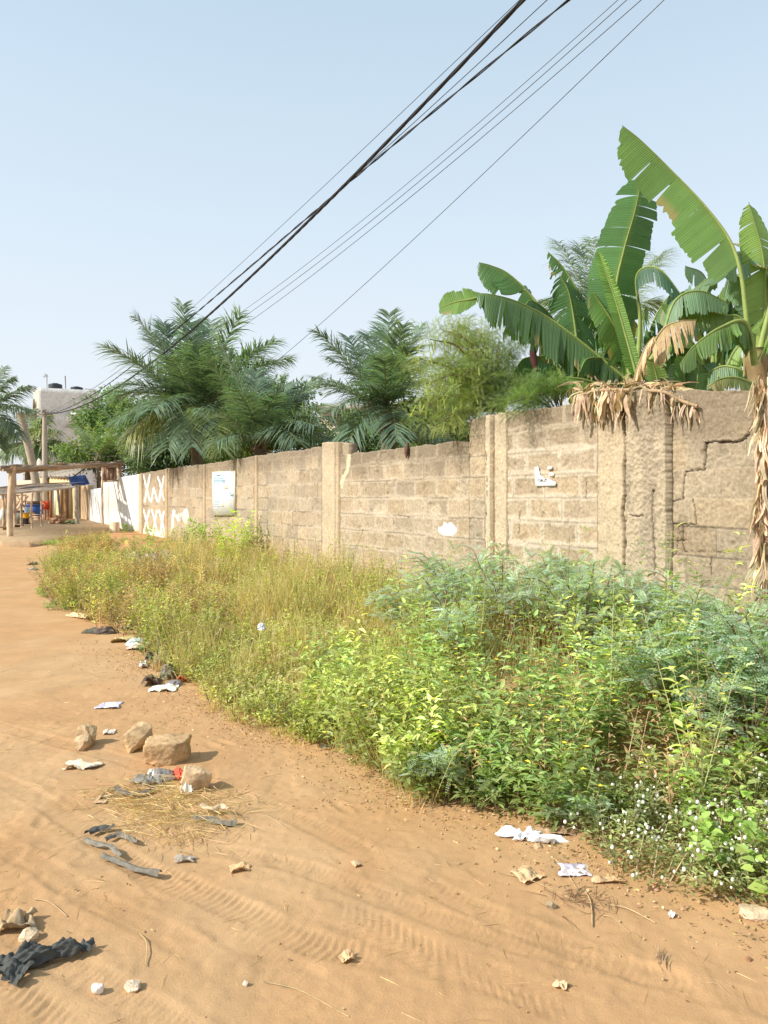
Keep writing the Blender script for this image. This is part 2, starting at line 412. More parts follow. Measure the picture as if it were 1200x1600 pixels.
# ------------------------------------------------------------------ the block wall
S0 = WP(1040)
def wall_panel(mb, xa, xb, ya, yb, off=0., thick=.16, res=.02, style="block", base=(.385, .31, .215), zbot=-.15, ruin=.012,
               soot=1.0, mort=.035, msmear=.5, paint=None, cracks=(), row=.222, bl=.46, rough=.004, seed=0):
    A = WP(xa, off); B = WP(xb, off); L = np.hypot(*(B - A)); nu = max(3, int(L / res)); nv = max(8, int(2.3 / res))
    za, zb = wz(xa, ya, off), wz(xb, yb, off)
    u = np.linspace(0, 1, nu)[None]; v = np.linspace(0, 1, nv)[:, None]
    PX = A[0] + (B[0] - A[0]) * u + 0 * v; PY = A[1] + (B[1] - A[1]) * u + 0 * v
    sgl = (PX - S0[0]) * WT[0] + (PY - S0[1]) * WT[1]
    top = za + (zb - za) * u + ruin * 2.5 * (fbm(sgl * 7, sgl * 0 + seed, 51, 3) - .5) + ruin * 1.5 * (vn(np.floor(sgl / .23), sgl * 0 + 3, 52) - .5)
    ZZ = zbot + (top - zbot) * v
    fx, fy = sgl * 1.0, ZZ
    n1 = fbm(fx * 3, fy * 3, 101 + seed, 4); n2 = fbm(fx * 18, fy * 18, 131 + seed, 3); n3 = fbm(fx * 60, fy * 60, 151, 3)
    disp = rough * 2.2 * (n2 - .5) + rough * 3.2 * (n3 - .5) + .005 * (n1 - .5)
    C = np.asarray(base) * (1 + .22 * (n1[..., None] - .5) + .26 * (n2[..., None] - .5) + .40 * (n3[..., None] - .5))
    pxx, pyy = pxof(np.stack([PX, PY, ZZ], -1))
    if style == "block":
        wob = .012 * (fbm(fx * 5, fy * 5, 171, 2) - .5)
        r = (ZZ - EYE) / row + wob * 5; rk = np.floor(r); dz = np.abs(r - np.round(r)) * row
        sh = .5 * (rk % 2) + .25 * (h2(rk, rk * 0, 7) - .5)
        b = fx / bl + sh + wob * 4; bk = np.floor(b); db = np.abs(b - np.round(b)) * bl
        dj = np.minimum(dz, db + .003)
        w = mort * (.05 + 1.9 * fbm(fx * 5, fy * 6, 181, 3))
        m = ss(w, w * .45, dj)
        bv = h2(bk, rk, 5 + seed)
        C = C * (.86 + .26 * bv[..., None])
        warm = h2(bk, rk, 9 + seed)
        C = C * (1 + (warm[..., None] - .5) * np.array([.06, 0, -.10]))
        disp = disp + .008 * (bv - .5) + msmear * .010 * m - (1 - msmear) * .007 * ss(.010, .003, dj)
        C = lerp(C, np.array((.55, .47, .36)), m * msmear)
        line = ss(.010, .004, dj) * ss(.36, .56, fbm(fx * 2.2, fy * 2.6, 191, 2))
        C = C * (1 - .6 * line[..., None] * (1 - msmear * .6))
        chip = ss(.68, .76, fbm(fx * 12, fy * 12, 201 + seed, 3)); disp = disp - .010 * chip; C = C * (1 - .14 * chip[..., None])
    else:
        C = lerp(C, (.50, .41, .285), .5 * ss(.45, .65, fbm(fx * 9, fy * 2.5, 211 + seed, 3)))
        disp = disp + .006 * (fbm(fx * 14, fy * 5, 221 + seed, 3) - .5)
    # weather stains: grey mould creeping down from the top in streaks, red splash at the foot
    dtop = top - ZZ
    st = soot * ss(.34, .0, dtop - .38 * (fbm(fx * 7, fy * 1.2, 231, 4) - .35) - .25 * (fbm(fx * 1.5, fx * 0, 241, 2) - .4))
    C = lerp(C, np.asarray((.205, .165, .115)), .80 * st)
    if style == "block": C = lerp(C, np.array((.50, .41, .29)), .55 * m * msmear * st)
    foot = ss(.75, .25, ZZ - .3 * n1)
    C = lerp(C, (.50, .325, .18), .45 * foot)
    for pts, cw, dep in cracks:
        P = np.array([[(WP(x, off)[0] - S0[0]) * WT[0] + (WP(x, off)[1] - S0[1]) * WT[1], wz(x, y, off)] for x, y in pts])
        dd = np.full(fx.shape, 9.)
        jx = fx + .022 * (fbm(fx * 34, fy * 34, 251, 3) - .5); jy = fy + .022 * (fbm(fx * 34 + 9, fy * 34, 261, 3) - .5)
        for a, b_ in zip(P[:-1], P[1:]):
            d = b_ - a; l2 = d @ d; t = np.clip(((jx - a[0]) * d[0] + (jy - a[1]) * d[1]) / l2, 0, 1)
            dd = np.minimum(dd, np.hypot(jx - a[0] - d[0] * t, jy - a[1] - d[1] * t))
        cw = cw * (.45 + .9 * fbm(fx * 9, fy * 9, 271, 2)); k = ss(cw, cw * .45, dd); disp = disp - dep * k; C = lerp(C, (.07, .045, .03), .9 * k)
    if paint is not None: C = paint(C, pxx, pyy, fx, fy)
    thick = thick + off
    F = np.stack([PX + WN[0] * disp, PY + WN[1] * disp, ZZ], -1)
    Bk = np.stack([PX - WN[0] * thick, PY - WN[1] * thick, ZZ], -1)
    V = np.concatenate([F.reshape(-1, 3), Bk.reshape(-1, 3)])
    i = (np.arange(nv - 1)[:, None] * nu + np.arange(nu - 1)[None]).reshape(-1); o = nu * nv
    f = [np.stack([i, i + nu, i + nu + 1, i + 1], 1), np.stack([o + i, o + i + 1, o + i + nu + 1, o + i + nu], 1)]
    j = np.arange(nu - 1) + (nv - 1) * nu; f.append(np.stack([j, j + o, j + o + 1, j + 1], 1))
    k = np.arange(nv - 1) * nu; f.append(np.stack([k, k + o, k + o + nu, k + nu], 1))
    k = k + nu - 1; f.append(np.stack([k, k + nu, k + nu + o, k + o], 1))
    mb.add(V, f, np.concatenate([C.reshape(-1, 3)] * 2))
def panel(parent, name, *a, mat=None, label=None, **k):
    m = MB(); wall_panel(m, *a, **k); o = m.build(name, mat or M_block, parent, smooth=True)
    if label: o["label"] = label
    return o
b0 = WP(640)
low_wall = thing("block_wall", "long lower stretch of tan block wall with thin pilasters, running from the tall stretch to the whitewashed part", "wall", (b0[0], b0[1], .3))
b0 = WP(1040)
tall_wall = thing("block_wall", "taller cracked block wall with heavy concrete pillars under the banana plants", "wall", (b0[0], b0[1], .2))

def seg_d(px, py, a, b, j=0):
    ax, ay = a; bx, by = b; dx, dy = bx - ax, by - ay; l2 = dx * dx + dy * dy
    t = np.clip(((px - ax) * dx + (py - ay) * dy) / l2, 0, 1)
    return np.hypot(px - ax - dx * t, py - ay - dy * t)
WHT = np.array((.80, .79, .76))
def paint_x(C, px, py, fx, fy):
    d = np.full(px.shape, 99.)
    for a, b in (((224, 742), (234, 782)), ((234, 742), (226, 784)), ((240, 762), (236, 784)), ((240, 762), (246, 784)), ((247, 745), (256, 782)),
                 ((256, 744), (248, 784)), ((224, 796), (233, 830)), ((233, 798), (224, 834)), ((237, 796), (245, 828)), ((245, 798), (238, 832)),
                 ((249, 798), (256, 828)), ((256, 800), (250, 832))):
        d = np.minimum(d, seg_d(px, py, a, b))
    w = .55 + .8 * fbm(fx * 9, fy * 9, 301, 2)
    C = lerp(C, WHT, .9 * ss(w + .5, w - .1, d))
    edge = ss(826, 834, py - 9 * (fbm(fx * 5, fy, 303, 2) - .5)) * ss(845, 838, py)
    return lerp(C, WHT, .75 * edge)
def paint_m(C, px, py, fx, fy):
    d = np.minimum(np.minimum(seg_d(px, py, (271, 798), (269, 828)), seg_d(px, py, (273, 800), (282, 806))), seg_d(px, py, (284, 804), (288, 812)))
    e = np.hypot((px - 290) / 4.5, (py - 806) / 12.0); d2 = seg_d(px, py, (274, 802), (279, 812))
    k = np.maximum(ss(2.2, 1.2, d), np.maximum(ss(1.15, .8, e), ss(3, 1.6, d2)))
    return lerp(C, WHT, .8 * k * ss(.25, .45, fbm(fx * 8, fy * 8, 307, 3)))
def paint_s(C, px, py, fx, fy):
    e = np.hypot((px - 700) / 13., (py - 828) / 11.) + .9 * (fbm(fx * 16, fy * 16, 311, 3) - .5)
    C = lerp(C, (.82, .81, .78), ss(1.02, .88, e))
    l = np.hypot((px - 679) / 11., (py - 796) / 12.); l2 = np.hypot((px - 594) / 12., (py - 798) / 12.)
    C = lerp(C, (.55, .47, .34), .5 * np.maximum(ss(1.1, .7, l), ss(1.1, .7, l2)))
    dr = np.minimum(seg_d(px, py, (545, 712), (543, 735)), np.minimum(seg_d(px, py, (543, 735), (537, 745)), seg_d(px, py, (537, 745), (534, 760))))
    return lerp(C, (.66, .56, .38), .8 * ss(3.2, 2.0, dr))
def paint_w(C, px, py, fx, fy):
    k = ss(1.0, .92, (py - (826 + (px - 185) * .08)) / 8 + .8 + .4 * (fbm(fx * 4, fy * 4, 313, 2) - .5))
    C = lerp(C, (.50, .28, .14), 1 - k)
    return lerp(C, (.50, .46, .40), .35 * ss(.6, .75, fbm(fx * 2, fy * 1.2, 317, 3)) * k)

# lower stretch, far to near
panel(low_wall, "wall_panel", 216.6, 184.5, 741, 746.5, off=.02, res=.04, base=(.78, .77, .74), style="plaster", mat=M_white, soot=.1, paint=paint_w, ruin=.004, label="whitewashed wall panel")
panel(low_wall, "pilaster", 221, 217, 739.5, 740.5, off=.05, res=.03, style="plaster", base=(.50, .38, .24), soot=.5)
panel(low_wall, "wall_panel", 257, 221.4, 733, 740, res=.028, mort=.02, msmear=.25, paint=paint_x, label="block panel painted with white crosses")
panel(low_wall, "pilaster", 260.5, 257.3, 732, 733, off=.03, res=.03, style="plaster", base=(.45, .33, .2), soot=.6)
panel(low_wall, "wall_panel", 316.5, 260.8, 726, 732.5, res=.024, mort=.022, msmear=.25, paint=paint_m, label="block panel with a smear of white paint")
panel(low_wall, "pilaster", 319.5, 316.8, 725, 725.5, off=.03, res=.025, style="plaster", base=(.44, .32, .2), soot=.7)
panel(low_wall, "wall_panel", 397, 319.8, 713.5, 725.5, res=.022, mort=.022, msmear=.3)
panel(low_wall, "pilaster", 401, 397.4, 712.5, 713, off=.03, res=.02, style="plaster", base=(.46, .33, .2), soot=.7)
panel(low_wall, "wall_panel", 503, 401.4, 697.5, 712.5, res=.019, mort=.028, msmear=.3, seed=2)
panel(low_wall, "pilaster", 523, 503.4, 690.5, 692, off=.04, thick=.2, res=.016, style="plaster", base=(.48, .39, .265), soot=.45, seed=3)
panel(low_wall, "pilaster", 529, 523.3, 691, 690.5, off=.03, thick=.2, res=.016, style="plaster", base=(.45, .35, .23), soot=.5, seed=4)
panel(low_wall, "wall_panel", 545, 529.3, 692, 691, off=-.03, thick=.17, res=.018, style="plaster", base=(.40, .32, .22), soot=.6, seed=5)
panel(low_wall, "wall_panel", 733, 529.6, 689, 710, res=.0135, mort=.045, msmear=.42, paint=paint_s, seed=6)
# taller stretch
cr_main = [((975, 650), (979, 700), (975, 740), (977, 790), (973, 830), (977, 870), (976, 905))]
panel(tall_wall, "wall_panel", 758, 733.4, 650, 657, off=.0, res=.012, mort=.03, msmear=.3, soot=1.1, seed=7, ruin=.02)
panel(tall_wall, "pillar", 765.5, 758.3, 647, 650, off=.035, thick=.2, res=.010, style="plaster", base=(.52, .43, .30), soot=.35, seed=8,
      cracks=[([(759, 700), (761, 760), (758, 840), (760, 900)], .006, .01)], label="smooth pale mortar column")
panel(tall_wall, "pillar", 773, 765.8, 646, 647, off=-.01, thick=.2, res=.010, style="plaster", base=(.36, .25, .15), soot=.7, seed=9, rough=.009, label="rough brown recessed mortar strip")
panel(tall_wall, "pillar", 791, 773.3, 644, 646, off=.025, thick=.2, res=.010, style="plaster", base=(.49, .40, .275), soot=.45, seed=10)
panel(tall_wall, "wall_panel", 934, 791.3, 629, 643, res=.0105, mort=.055, msmear=.72, soot=.9, seed=11, base=(.365, .29, .20),
      cracks=[([(811, 793), (812, 815), (811, 835)], .006, .01), ([(916, 748), (916, 778)], .006, .01)])
panel(tall_wall, "pillar", 978, 934.3, 616, 629, off=.03, thick=.2, res=.009, style="plaster", base=(.46, .37, .25), soot=.9, seed=12,
      cracks=[([(973, 640), (975, 668), (979, 700), (975, 735), (977, 770), (972, 800), (976, 840), (974, 900)], .022, .06)])
panel(tall_wall, "pillar", 1040, 978.3, 610, 612, off=.075, thick=.22, res=.008, style="plaster", base=(.34, .28, .20), soot=.9, seed=13, rough=.009,
      cracks=[([(1019, 765), (1018, 800), (1020, 830), (1023, 870), (1022, 900)], .008, .02), ([(979, 802), (990, 806), (1005, 806)], .006, .015)], label="broad rough concrete pillar")
cr = [([(1192, 636), (1180, 655), (1176, 665), (1168, 680), (1160, 688), (1156, 691), (1130, 690), (1104, 692)], .011, .03),
      ([(1103, 692), (1101, 718), (1100, 734)], .012, .03), ([(1100, 734), (1085, 735), (1073, 736)], .007, .02),
      ([(1072, 736), (1068, 755), (1067, 775), (1068, 778)], .009, .02), ([(1068, 779), (1050, 783), (1043, 792)], .007, .015),
      ([(1043, 818), (1065, 819), (1086, 820)], .008, .02), ([(1065, 820), (1065, 845), (1069, 862)], .006, .012),
      ([(1083, 780), (1087, 800), (1088, 818)], .006, .01), ([(1056, 845), (1072, 843)], .007, .015),
      ([(1068, 861), (1100, 862), (1140, 862)], .005, .008), ([(1110, 862), (1110, 900)], .005, .008), ([(1060, 822), (1058, 860), (1051, 870)], .005, .01)]
panel(tall_wall, "wall_panel", 1460, 1030, 606, 611, res=.0085, mort=.016, msmear=.15, soot=1.0, seed=14, cracks=cr, base=(.355, .285, .195), bl=.50)

# ------------------------------------------------------------------ banana plants
GB = (.14, .28, .07); GD = (.085, .19, .06); GP = (.23, .36, .09); GT = (.17, .28, .15)
DRY = (.52, .37, .22)
def banana_leaf(parent, px, wl, wr, dl, dr, pet=.0, tear=.5, dl_droop=.3, dr_droop=.3, col=GB, n=90, dry=.10, rag=.14, name="leaf", label=None, seed=0, tipw=.5, tipcol=None, widest=.12):
    r = np.random.default_rng(seed + 500)
    M = crom([at(*p) for p in px], n + 1)
    seg = np.r_[0, np.cumsum(np.linalg.norm(np.diff(M, axis=0), axis=1))]; Lt = seg[-1]; t = seg / Lt
    mb = MB()
    tb = np.clip((t - pet) / (1 - pet), 0, 1)
    prof = np.where(t > pet, np.minimum(1, (tb / widest) ** .6) * np.clip(1 - tb ** (7 if tipw > .4 else 3), 0, 1) ** .6, 0)
    T = nrm(np.gradient(M, axis=0))
    for w, d, droop in ((wl, dl, dl_droop), (wr, dr, dr_droop)):
        if w <= 0: continue
        d = nrm(np.asarray(d, float)); i = int(pet * n)
        while i < n - 1:
            big = r.random() > tear
            l = int(r.integers(8, 22)) if big else int(r.integers(2, 7)); j = min(n - 1, i + l)
            k = np.arange(i, j + 1); m = 5
            dd = droop * r.uniform(.75, 1.3) + (r.normal(0, .34) if tear > .3 else r.normal(0, .08))
            ln = w * (1 - 1.5 * rag * r.random() ** 1.5)
            gap = r.uniform(.05, .5) * tear
            cur = M[k].copy(); rows = [cur]; skew = r.normal(0, .12) * tear
            pl = .012 * np.sin(k * 2.1)[:, None]
            for q in range(1, m + 1):
                f = q / m
                dirn = nrm(d[None] + DOWN * dd * f * 1.8 + T[k] * (.12 + skew * f))
                cur = cur + dirn * (ln * prof[k] / m)[:, None]
                mid = M[(i + j) // 2]; sh = (k - (i + j) / 2) / max(1, j - i)
                rows.append(cur - T[k] * (sh * gap * f * (seg[j] - seg[i]))[:, None] + np.array([0, 0, 1.]) * pl * f * (0.6 if tear < .3 else 1))
            # ragged outer edge
            rows[-1] = rows[-1] - nrm(rows[-1] - rows[0]) * (np.abs(r.normal(0, .018, len(k))) * w / .3 * rag * 4)[:, None]
            V = np.stack(rows, 1); nk = len(k)
            a = (np.arange(nk - 1)[:, None] * (m + 1) + np.arange(m)[None]).reshape(-1)
            F = np.stack([a, a + 1, a + m + 2, a + m + 1], 1)
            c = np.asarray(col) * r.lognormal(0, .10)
            C = np.broadcast_to(c, (nk, m + 1, 3)).copy()
            C *= (1 + .15 * (r.random((nk, 1, 1)) - .5))
            if dry > 0 and r.random() < dry: C[:, -2:] = C[:, -2:] * .4 + np.array((.42, .30, .13)) * .6
            if tipcol is not None: C = C * (1 - (tb[k] ** 3)[:, None, None]) + np.asarray(tipcol) * (tb[k] ** 3)[:, None, None]
            C[:, 0] = C[:, 0] * .5 + np.array((.20, .28, .06)) * .5
            uv = np.zeros((nk, m + 1, 3)); uv[..., 0] = seg[k][:, None]; uv[..., 1] = (np.arange(m + 1) / m * .05)[None]
            mb.add(V.reshape(-1, 3), F, C.reshape(-1, 3), uv.reshape(-1, 3))
            i = j
    lf = mb.build(name, M_ban if dry < .9 else M_dry, parent, smooth=True)
    if label: lf["label"] = label
    mr = MB(); rad = .030 * (1 - t) ** 1.6 + .003 if pet > .1 else .014 * (1 - t) ** .9 + .002
    ribc = np.array((.26, .33, .09)) if dry < .9 else np.array((.40, .28, .15))
    tube(mr, M, rad, 7, ribc * np.ones((n + 1, 1)) * (1 - .25 * t[:, None]))
    mr.build("midrib", M_stem, lf, smooth=True)
    return lf
def pseudostem(parent, px, rad, col=(.27, .27, .09)):
    P = crom([at(*p) if len(p) == 3 else np.asarray(p[1]) for p in px], 26); t = np.linspace(0, 1, 26)
    mb = MB(); c = np.asarray(col) * (1 + .4 * (fbm(t * 9, t * 0, 7, 2)[:, None] - .5)); c = lerp(c, (.20, .12, .06), .6 * ss(.4, .6, fbm(t * 7, t * 0 + 4, 9, 3)))
    tube(mb, P, rad * (1.15 - .35 * t) * (1 + .08 * np.sin(t * 23)), 12, c)
    for k in range(9):                                     # sheath edges and loose fibre
        a = rng.uniform(0, 6.28); z = rng.uniform(.05, .8); i = int(z * 25); o = np.array([math.cos(a), math.sin(a), 0]) * rad
        Q = P[i:min(26, i + 8)] + o * np.linspace(1.0, .8, len(P[i:min(26, i + 8)]))[:, None]
        if len(Q) > 2: tube(mb, Q, .012, 5, (.30, .24, .10))
    return mb.build("pseudostem", M_stem, parent, smooth=True)
def shade_low(x, y, d): p = at(x, y, d); return (p[0], p[1], float(gz(p[0], p[1])))

# right plant: the tall leaf against the sky
bA = thing("banana_plant", "tall banana plant at the right edge, its huge leaf reaching up into the sky", "banana plant", shade_low(1187, 700, 6.9))
pseudostem(bA, [(0, (*ORG[bA.name][:2], ORG[bA.name][2])), (1190, 690, 6.9), (1188, 640, 6.9), (1184, 590, 6.9), (1180, 545, 6.9)], .11, (.30, .24, .10))
banana_leaf(bA, [(1182, 590, 6.95), (1168, 510, 6.95), (1158, 430, 6.95), (1140, 375, 7.0), (1100, 320, 7.05), (1045, 262, 7.1), (1000, 218, 7.1), (972, 196, 7.1)], .40, .34,
            (-.62, .12, -.66), (.35, .9, .12), pet=.33, tear=.22, dl_droop=.10, dr_droop=.35, col=(.15, .28, .07), rag=.16, seed=1, n=120, label="huge upright leaf with torn lower edge")
banana_leaf(bA, [(1192, 585, 7.3), (1196, 480, 7.3), (1192, 400, 7.3), (1170, 316, 7.3)], .24, .28, (-.8, .3, -.35), (.9, .4, -.15), pet=.2, tear=.3, dl_droop=.2, dr_droop=.2, col=GP, seed=2, label="upright leaf with pale pointed tip")
banana_leaf(bA, [(1180, 570, 6.7), (1165, 505, 6.6), (1125, 512, 6.5), (1085, 540, 6.45), (1062, 570, 6.4)], .27, .22, (.0, -.5, -.9), (.0, .8, -.5), pet=.12, tear=.55, dl_droop=.5, dr_droop=.8, col=(.13, .22, .06), seed=3, label="arching leaf hanging in torn strips")
banana_leaf(bA, [(1180, 560, 7.2), (1160, 500, 7.2), (1130, 492, 7.2), (1085, 484, 7.2), (1030, 474, 7.2)], .2, .15, (.0, -.4, -.9), (0, .8, -.4), pet=.1, tear=.6, dl_droop=.5, dr_droop=.6, col=(.14, .22, .05), dry=.35, seed=4)
banana_leaf(bA, [(1186, 560, 7.6), (1180, 470, 7.6), (1130, 425, 7.7), (1060, 470, 7.9)], .32, .30, (-.5, -.2, -.8), (.3, .6, .5), pet=.25, tear=.35, col=GT, seed=5)
banana_leaf(bA, [(1190, 560, 7.4), (1200, 440, 7.4), (1170, 395, 7.4), (1120, 420, 7.5)], .35, .35, (.1, -.5, -.85), (0, .7, .5), pet=.3, tear=.4, col=GT, seed=6)
banana_leaf(bA, [(1186, 575, 7.0), (1215, 500, 6.7), (1260, 420, 6.5), (1300, 400, 6.2)], .35, .35, (-.5, -.2, -.8), (.4, .6, -.2), pet=.15, tear=.4, col=GB, seed=7)
banana_leaf(bA, [(1184, 560, 6.9), (1206, 470, 6.9), (1240, 350, 6.9), (1230, 250, 6.9)], .3, .33, (.2, .8, -.2), (.8, -.1, -.2), pet=.3, tear=.3, col=GB, seed=17)
banana_leaf(bA, [(1178, 600, 6.5), (1150, 590, 6.4), (1125, 592, 6.35), (1108, 603, 6.3)], .14, .12, (0, -.5, -.9), (0, .8, -.3), pet=.05, tear=.5, dl_droop=.4, col=(.20, .27, .07), dry=.5, seed=8, tipcol=(.42, .33, .15))
banana_leaf(bA, [(1175, 592, 7.1), (1150, 575, 7.1), (1120, 575, 7.2), (1075, 606, 7.3)], .22, .2, (0, -.4, -.9), (0, .8, .2), tear=.4, col=GD, seed=9)

# centre plant
bC = thing("banana_plant", "banana plant behind the widest pillar, with broad upright and narrow pale leaves", "banana plant", shade_low(985, 700, 7.6))
pseudostem(bC, [(0, tuple(ORG[bC.name])), (985, 660, 7.6), (986, 620, 7.6), (990, 585, 7.6)], .10)
banana_leaf(bC, [(988, 590, 7.7), (968, 520, 7.8), (962, 455, 7.8), (975, 390, 7.8), (992, 330, 7.8), (1003, 276, 7.8)], .33, .32, (-.9, .25, .1), (.9, .3, -.12), pet=.25, tear=.2, dl_droop=.15, dr_droop=.12, col=GD, seed=11, tipw=.5, label="broad upright leaf folded at its top")
banana_leaf(bC, [(996, 592, 7.3), (982, 540, 7.3), (962, 470, 7.3), (948, 430, 7.3), (935, 392, 7.3)], .10, .07, (-.9, -.2, .0), (.7, -.6, 0), pet=.0, tear=.0, dl_droop=.0, dr_droop=.0, col=(.16, .30, .06), seed=12, rag=.02, dry=0, label="narrow pale half furled leaf")
banana_leaf(bC, [(985, 585, 7.5), (972, 540, 7.5), (955, 500, 7.4), (925, 455, 7.4)], .26, .10, (-.75, -.2, -.75), (.5, .6, .4), pet=.2, tear=.25, col=(.13, .25, .06), seed=13)
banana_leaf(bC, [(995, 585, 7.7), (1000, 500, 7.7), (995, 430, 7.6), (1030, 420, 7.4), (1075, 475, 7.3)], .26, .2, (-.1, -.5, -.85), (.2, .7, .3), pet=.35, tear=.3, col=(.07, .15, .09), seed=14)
banana_leaf(bC, [(998, 590, 7.2), (1030, 540, 7.1), (1055, 470, 7.1), (1095, 455, 7.1), (1140, 475, 7.2)], .26, .24, (-.1, -.4, -.9), (0, .8, .2), pet=.35, tear=.3, col=GT, seed=15)
banana_leaf(bC, [(995, 600, 7.0), (1010, 560, 6.9), (1035, 515, 6.8), (1062, 502, 6.7), (1088, 500, 6.7)], .33, .1, (.0, -.3, -1), (0, .4, -.8), pet=.35, tear=.95, dl_droop=.6, dr_droop=.7, col=DRY, dry=1, rag=.3, seed=16, label="brown dried leaf hanging in strips")
banana_leaf(bC, [(990, 600, 6.9), (998, 570, 6.8), (1010, 540, 6.75), (1022, 525, 6.7)], .20, .16, (-.2, -.2, -1), (.2, -.3, -1), pet=.1, tear=.7, dl_droop=.6, col=(.56, .42, .26), dry=1, rag=.3, seed=18)
for k, (x0, y0, x1, y1, w, c) in enumerate([(1030, 640, 1018, 560, .13, GP), (1050, 640, 1058, 566, .12, GT), (1075, 640, 1092, 568, .12, GD), (1070, 640, 1062, 555, .10, (.12, .26, .04)), (1000, 640, 1040, 590, .1, GD)]):
    banana_leaf(bC, [(x0 - 15, y0 + 20, 6.9), (x0, y0, 6.9), ((x0 + x1) / 2 + 4, (y0 + y1) / 2, 6.9), (x1, y1, 6.9)], w, w, (-.9, -.2, .1), (.9, .2, .1), pet=.1, tear=.05, dl_droop=.1, dr_droop=.1, col=c, seed=30 + k, rag=.02)

# left plant
bL = thing("banana_plant", "banana plant with a long ragged leaf drooping to the left and a purple flower bud", "banana plant", shade_low(905, 700, 8.4))
pseudostem(bL, [(0, tuple(ORG[bL.name])), (906, 680, 8.4), (903, 620, 8.4), (895, 560, 8.4)], .10, (.33, .34, .10))
banana_leaf(bL, [(975, 590, 7.9), (930, 552, 7.9), (890, 520, 7.9), (850, 492, 7.9), (805, 470, 7.8), (768, 460, 7.7), (744, 458, 7.7)], .56, .50, (-.12, -.45, -.85), (.1, .8, -.5), pet=.02, tear=.8, dl_droop=.55, dr_droop=.9, col=(.11, .20, .08), dry=.12, seed=21, n=130, label="long ragged drooping leaf", rag=.22)
banana_leaf(bL, [(756, 462, 7.75), (735, 468, 7.7), (712, 472, 7.7), (686, 482, 7.7)], .18, .16, (-.2, -.4, -.8), (-.1, .3, .9), tear=.0, dl_droop=.1, dr_droop=.1, col=(.16, .28, .06), seed=22, widest=.4, label="pale unfrayed leaf tip")
banana_leaf(bL, [(885, 560, 8.6), (862, 510, 8.6), (830, 462, 8.6), (795, 428, 8.6), (768, 415, 8.6), (748, 410, 8.6)], .36, .24, (-.60, -.2, -.75), (.4, .8, .2), pet=.12, tear=.35, dl_droop=.2, dr_droop=.5, col=(.10, .21, .065), seed=23, label="leaf with curled tip")
banana_leaf(bL, [(935, 520, 8.5), (915, 480, 8.5), (900, 450, 8.4), (878, 415, 8.4), (856, 393, 8.4)], .36, .25, (-.45, -.3, -.85), (.75, .4, -.5), pet=.05, tear=.85, dl_droop=.4, dr_droop=.6, col=(.09, .19, .05), seed=24, rag=.3, label="leaf split into narrow ribbons")
banana_leaf(bL, [(905, 600, 8.3), (902, 545, 8.3), (897, 500, 8.3), (888, 455, 8.3), (875, 430, 8.3)], .33, .38, (-.9, .1, -.35), (.9, .2, -.3), pet=.2, tear=.45, col=GD, seed=25)
banana_leaf(bL, [(900, 590, 8.0), (890, 560, 8.0), (870, 540, 7.9), (845, 545, 7.9)], .28, .28, (-.1, -.5, -.85), (0, .8, -.2), tear=.5, col=GB, seed=26)
banana_leaf(bL, [(935, 600, 7.6), (905, 592, 7.5), (870, 590, 7.45), (842, 596, 7.4)], .17, .12, (0, -.5, -.9), (0, .7, .4), tear=.2, dl_droop=.2, col=(.17, .28, .06), seed=27, label="low pale leaf over the wall top")
banana_leaf(bL, [(940, 600, 8.8), (960, 540, 8.9), (975, 480, 8.9), (940, 440, 9.0)], .35, .3, (-.6, -.3, -.6), (.7, .5, -.1), pet=.1, tear=.5, col=GD, seed=28)
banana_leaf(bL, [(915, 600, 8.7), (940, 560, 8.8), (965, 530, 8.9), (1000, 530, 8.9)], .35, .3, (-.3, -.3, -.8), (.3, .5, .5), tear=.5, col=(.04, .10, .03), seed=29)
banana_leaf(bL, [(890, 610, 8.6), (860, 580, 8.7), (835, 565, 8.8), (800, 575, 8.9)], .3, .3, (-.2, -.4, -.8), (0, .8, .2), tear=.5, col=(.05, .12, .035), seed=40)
mb = MB(); c0 = at(832, 545, 8.0)
tube(mb, [at(838, 520, 8.05), at(834, 535, 8.0)], .012, 6, (.16, .16, .06))
tube(mb, [c0 + [0, 0, .05], c0 + [0, 0, -.02], c0 + [.015, 0, -.12], c0 + [.03, 0, -.2], c0 + [.035, 0, -.25]], [.012, .035, .04, .028, .004], 9, (.22, .09, .10))
mb.build("flower_bud", M_stem, bL, smooth=True)
# back right plant, half hidden
bR = thing("banana_plant", "dark banana plant half hidden behind the other banana leaves above the cracked wall", "banana plant", shade_low(1110, 700, 9.2))
pseudostem(bR, [(0, tuple(ORG[bR.name])), (1112, 650, 9.2), (1112, 600, 9.2), (1108, 560, 9.2)], .1)
for k, (pts, c) in enumerate([([(1110, 570), (1105, 500), (1080, 455), (1040, 470)], GD), ([(1112, 570), (1125, 480), (1150, 430), (1185, 440)], GT),
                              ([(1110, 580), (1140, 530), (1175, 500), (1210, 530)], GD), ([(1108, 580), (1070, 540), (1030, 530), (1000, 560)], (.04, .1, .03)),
                              ([(1110, 560), (1112, 480), (1100, 430), (1070, 415)], GT)]):
    banana_leaf(bR, [(x, y, 9.2 - .15 * i) for i, (x, y) in enumerate(pts)], .32, .3, (-.2, -.4, -.8), (.1, .7, .1), pet=.2, tear=.5, col=c, seed=50 + k)

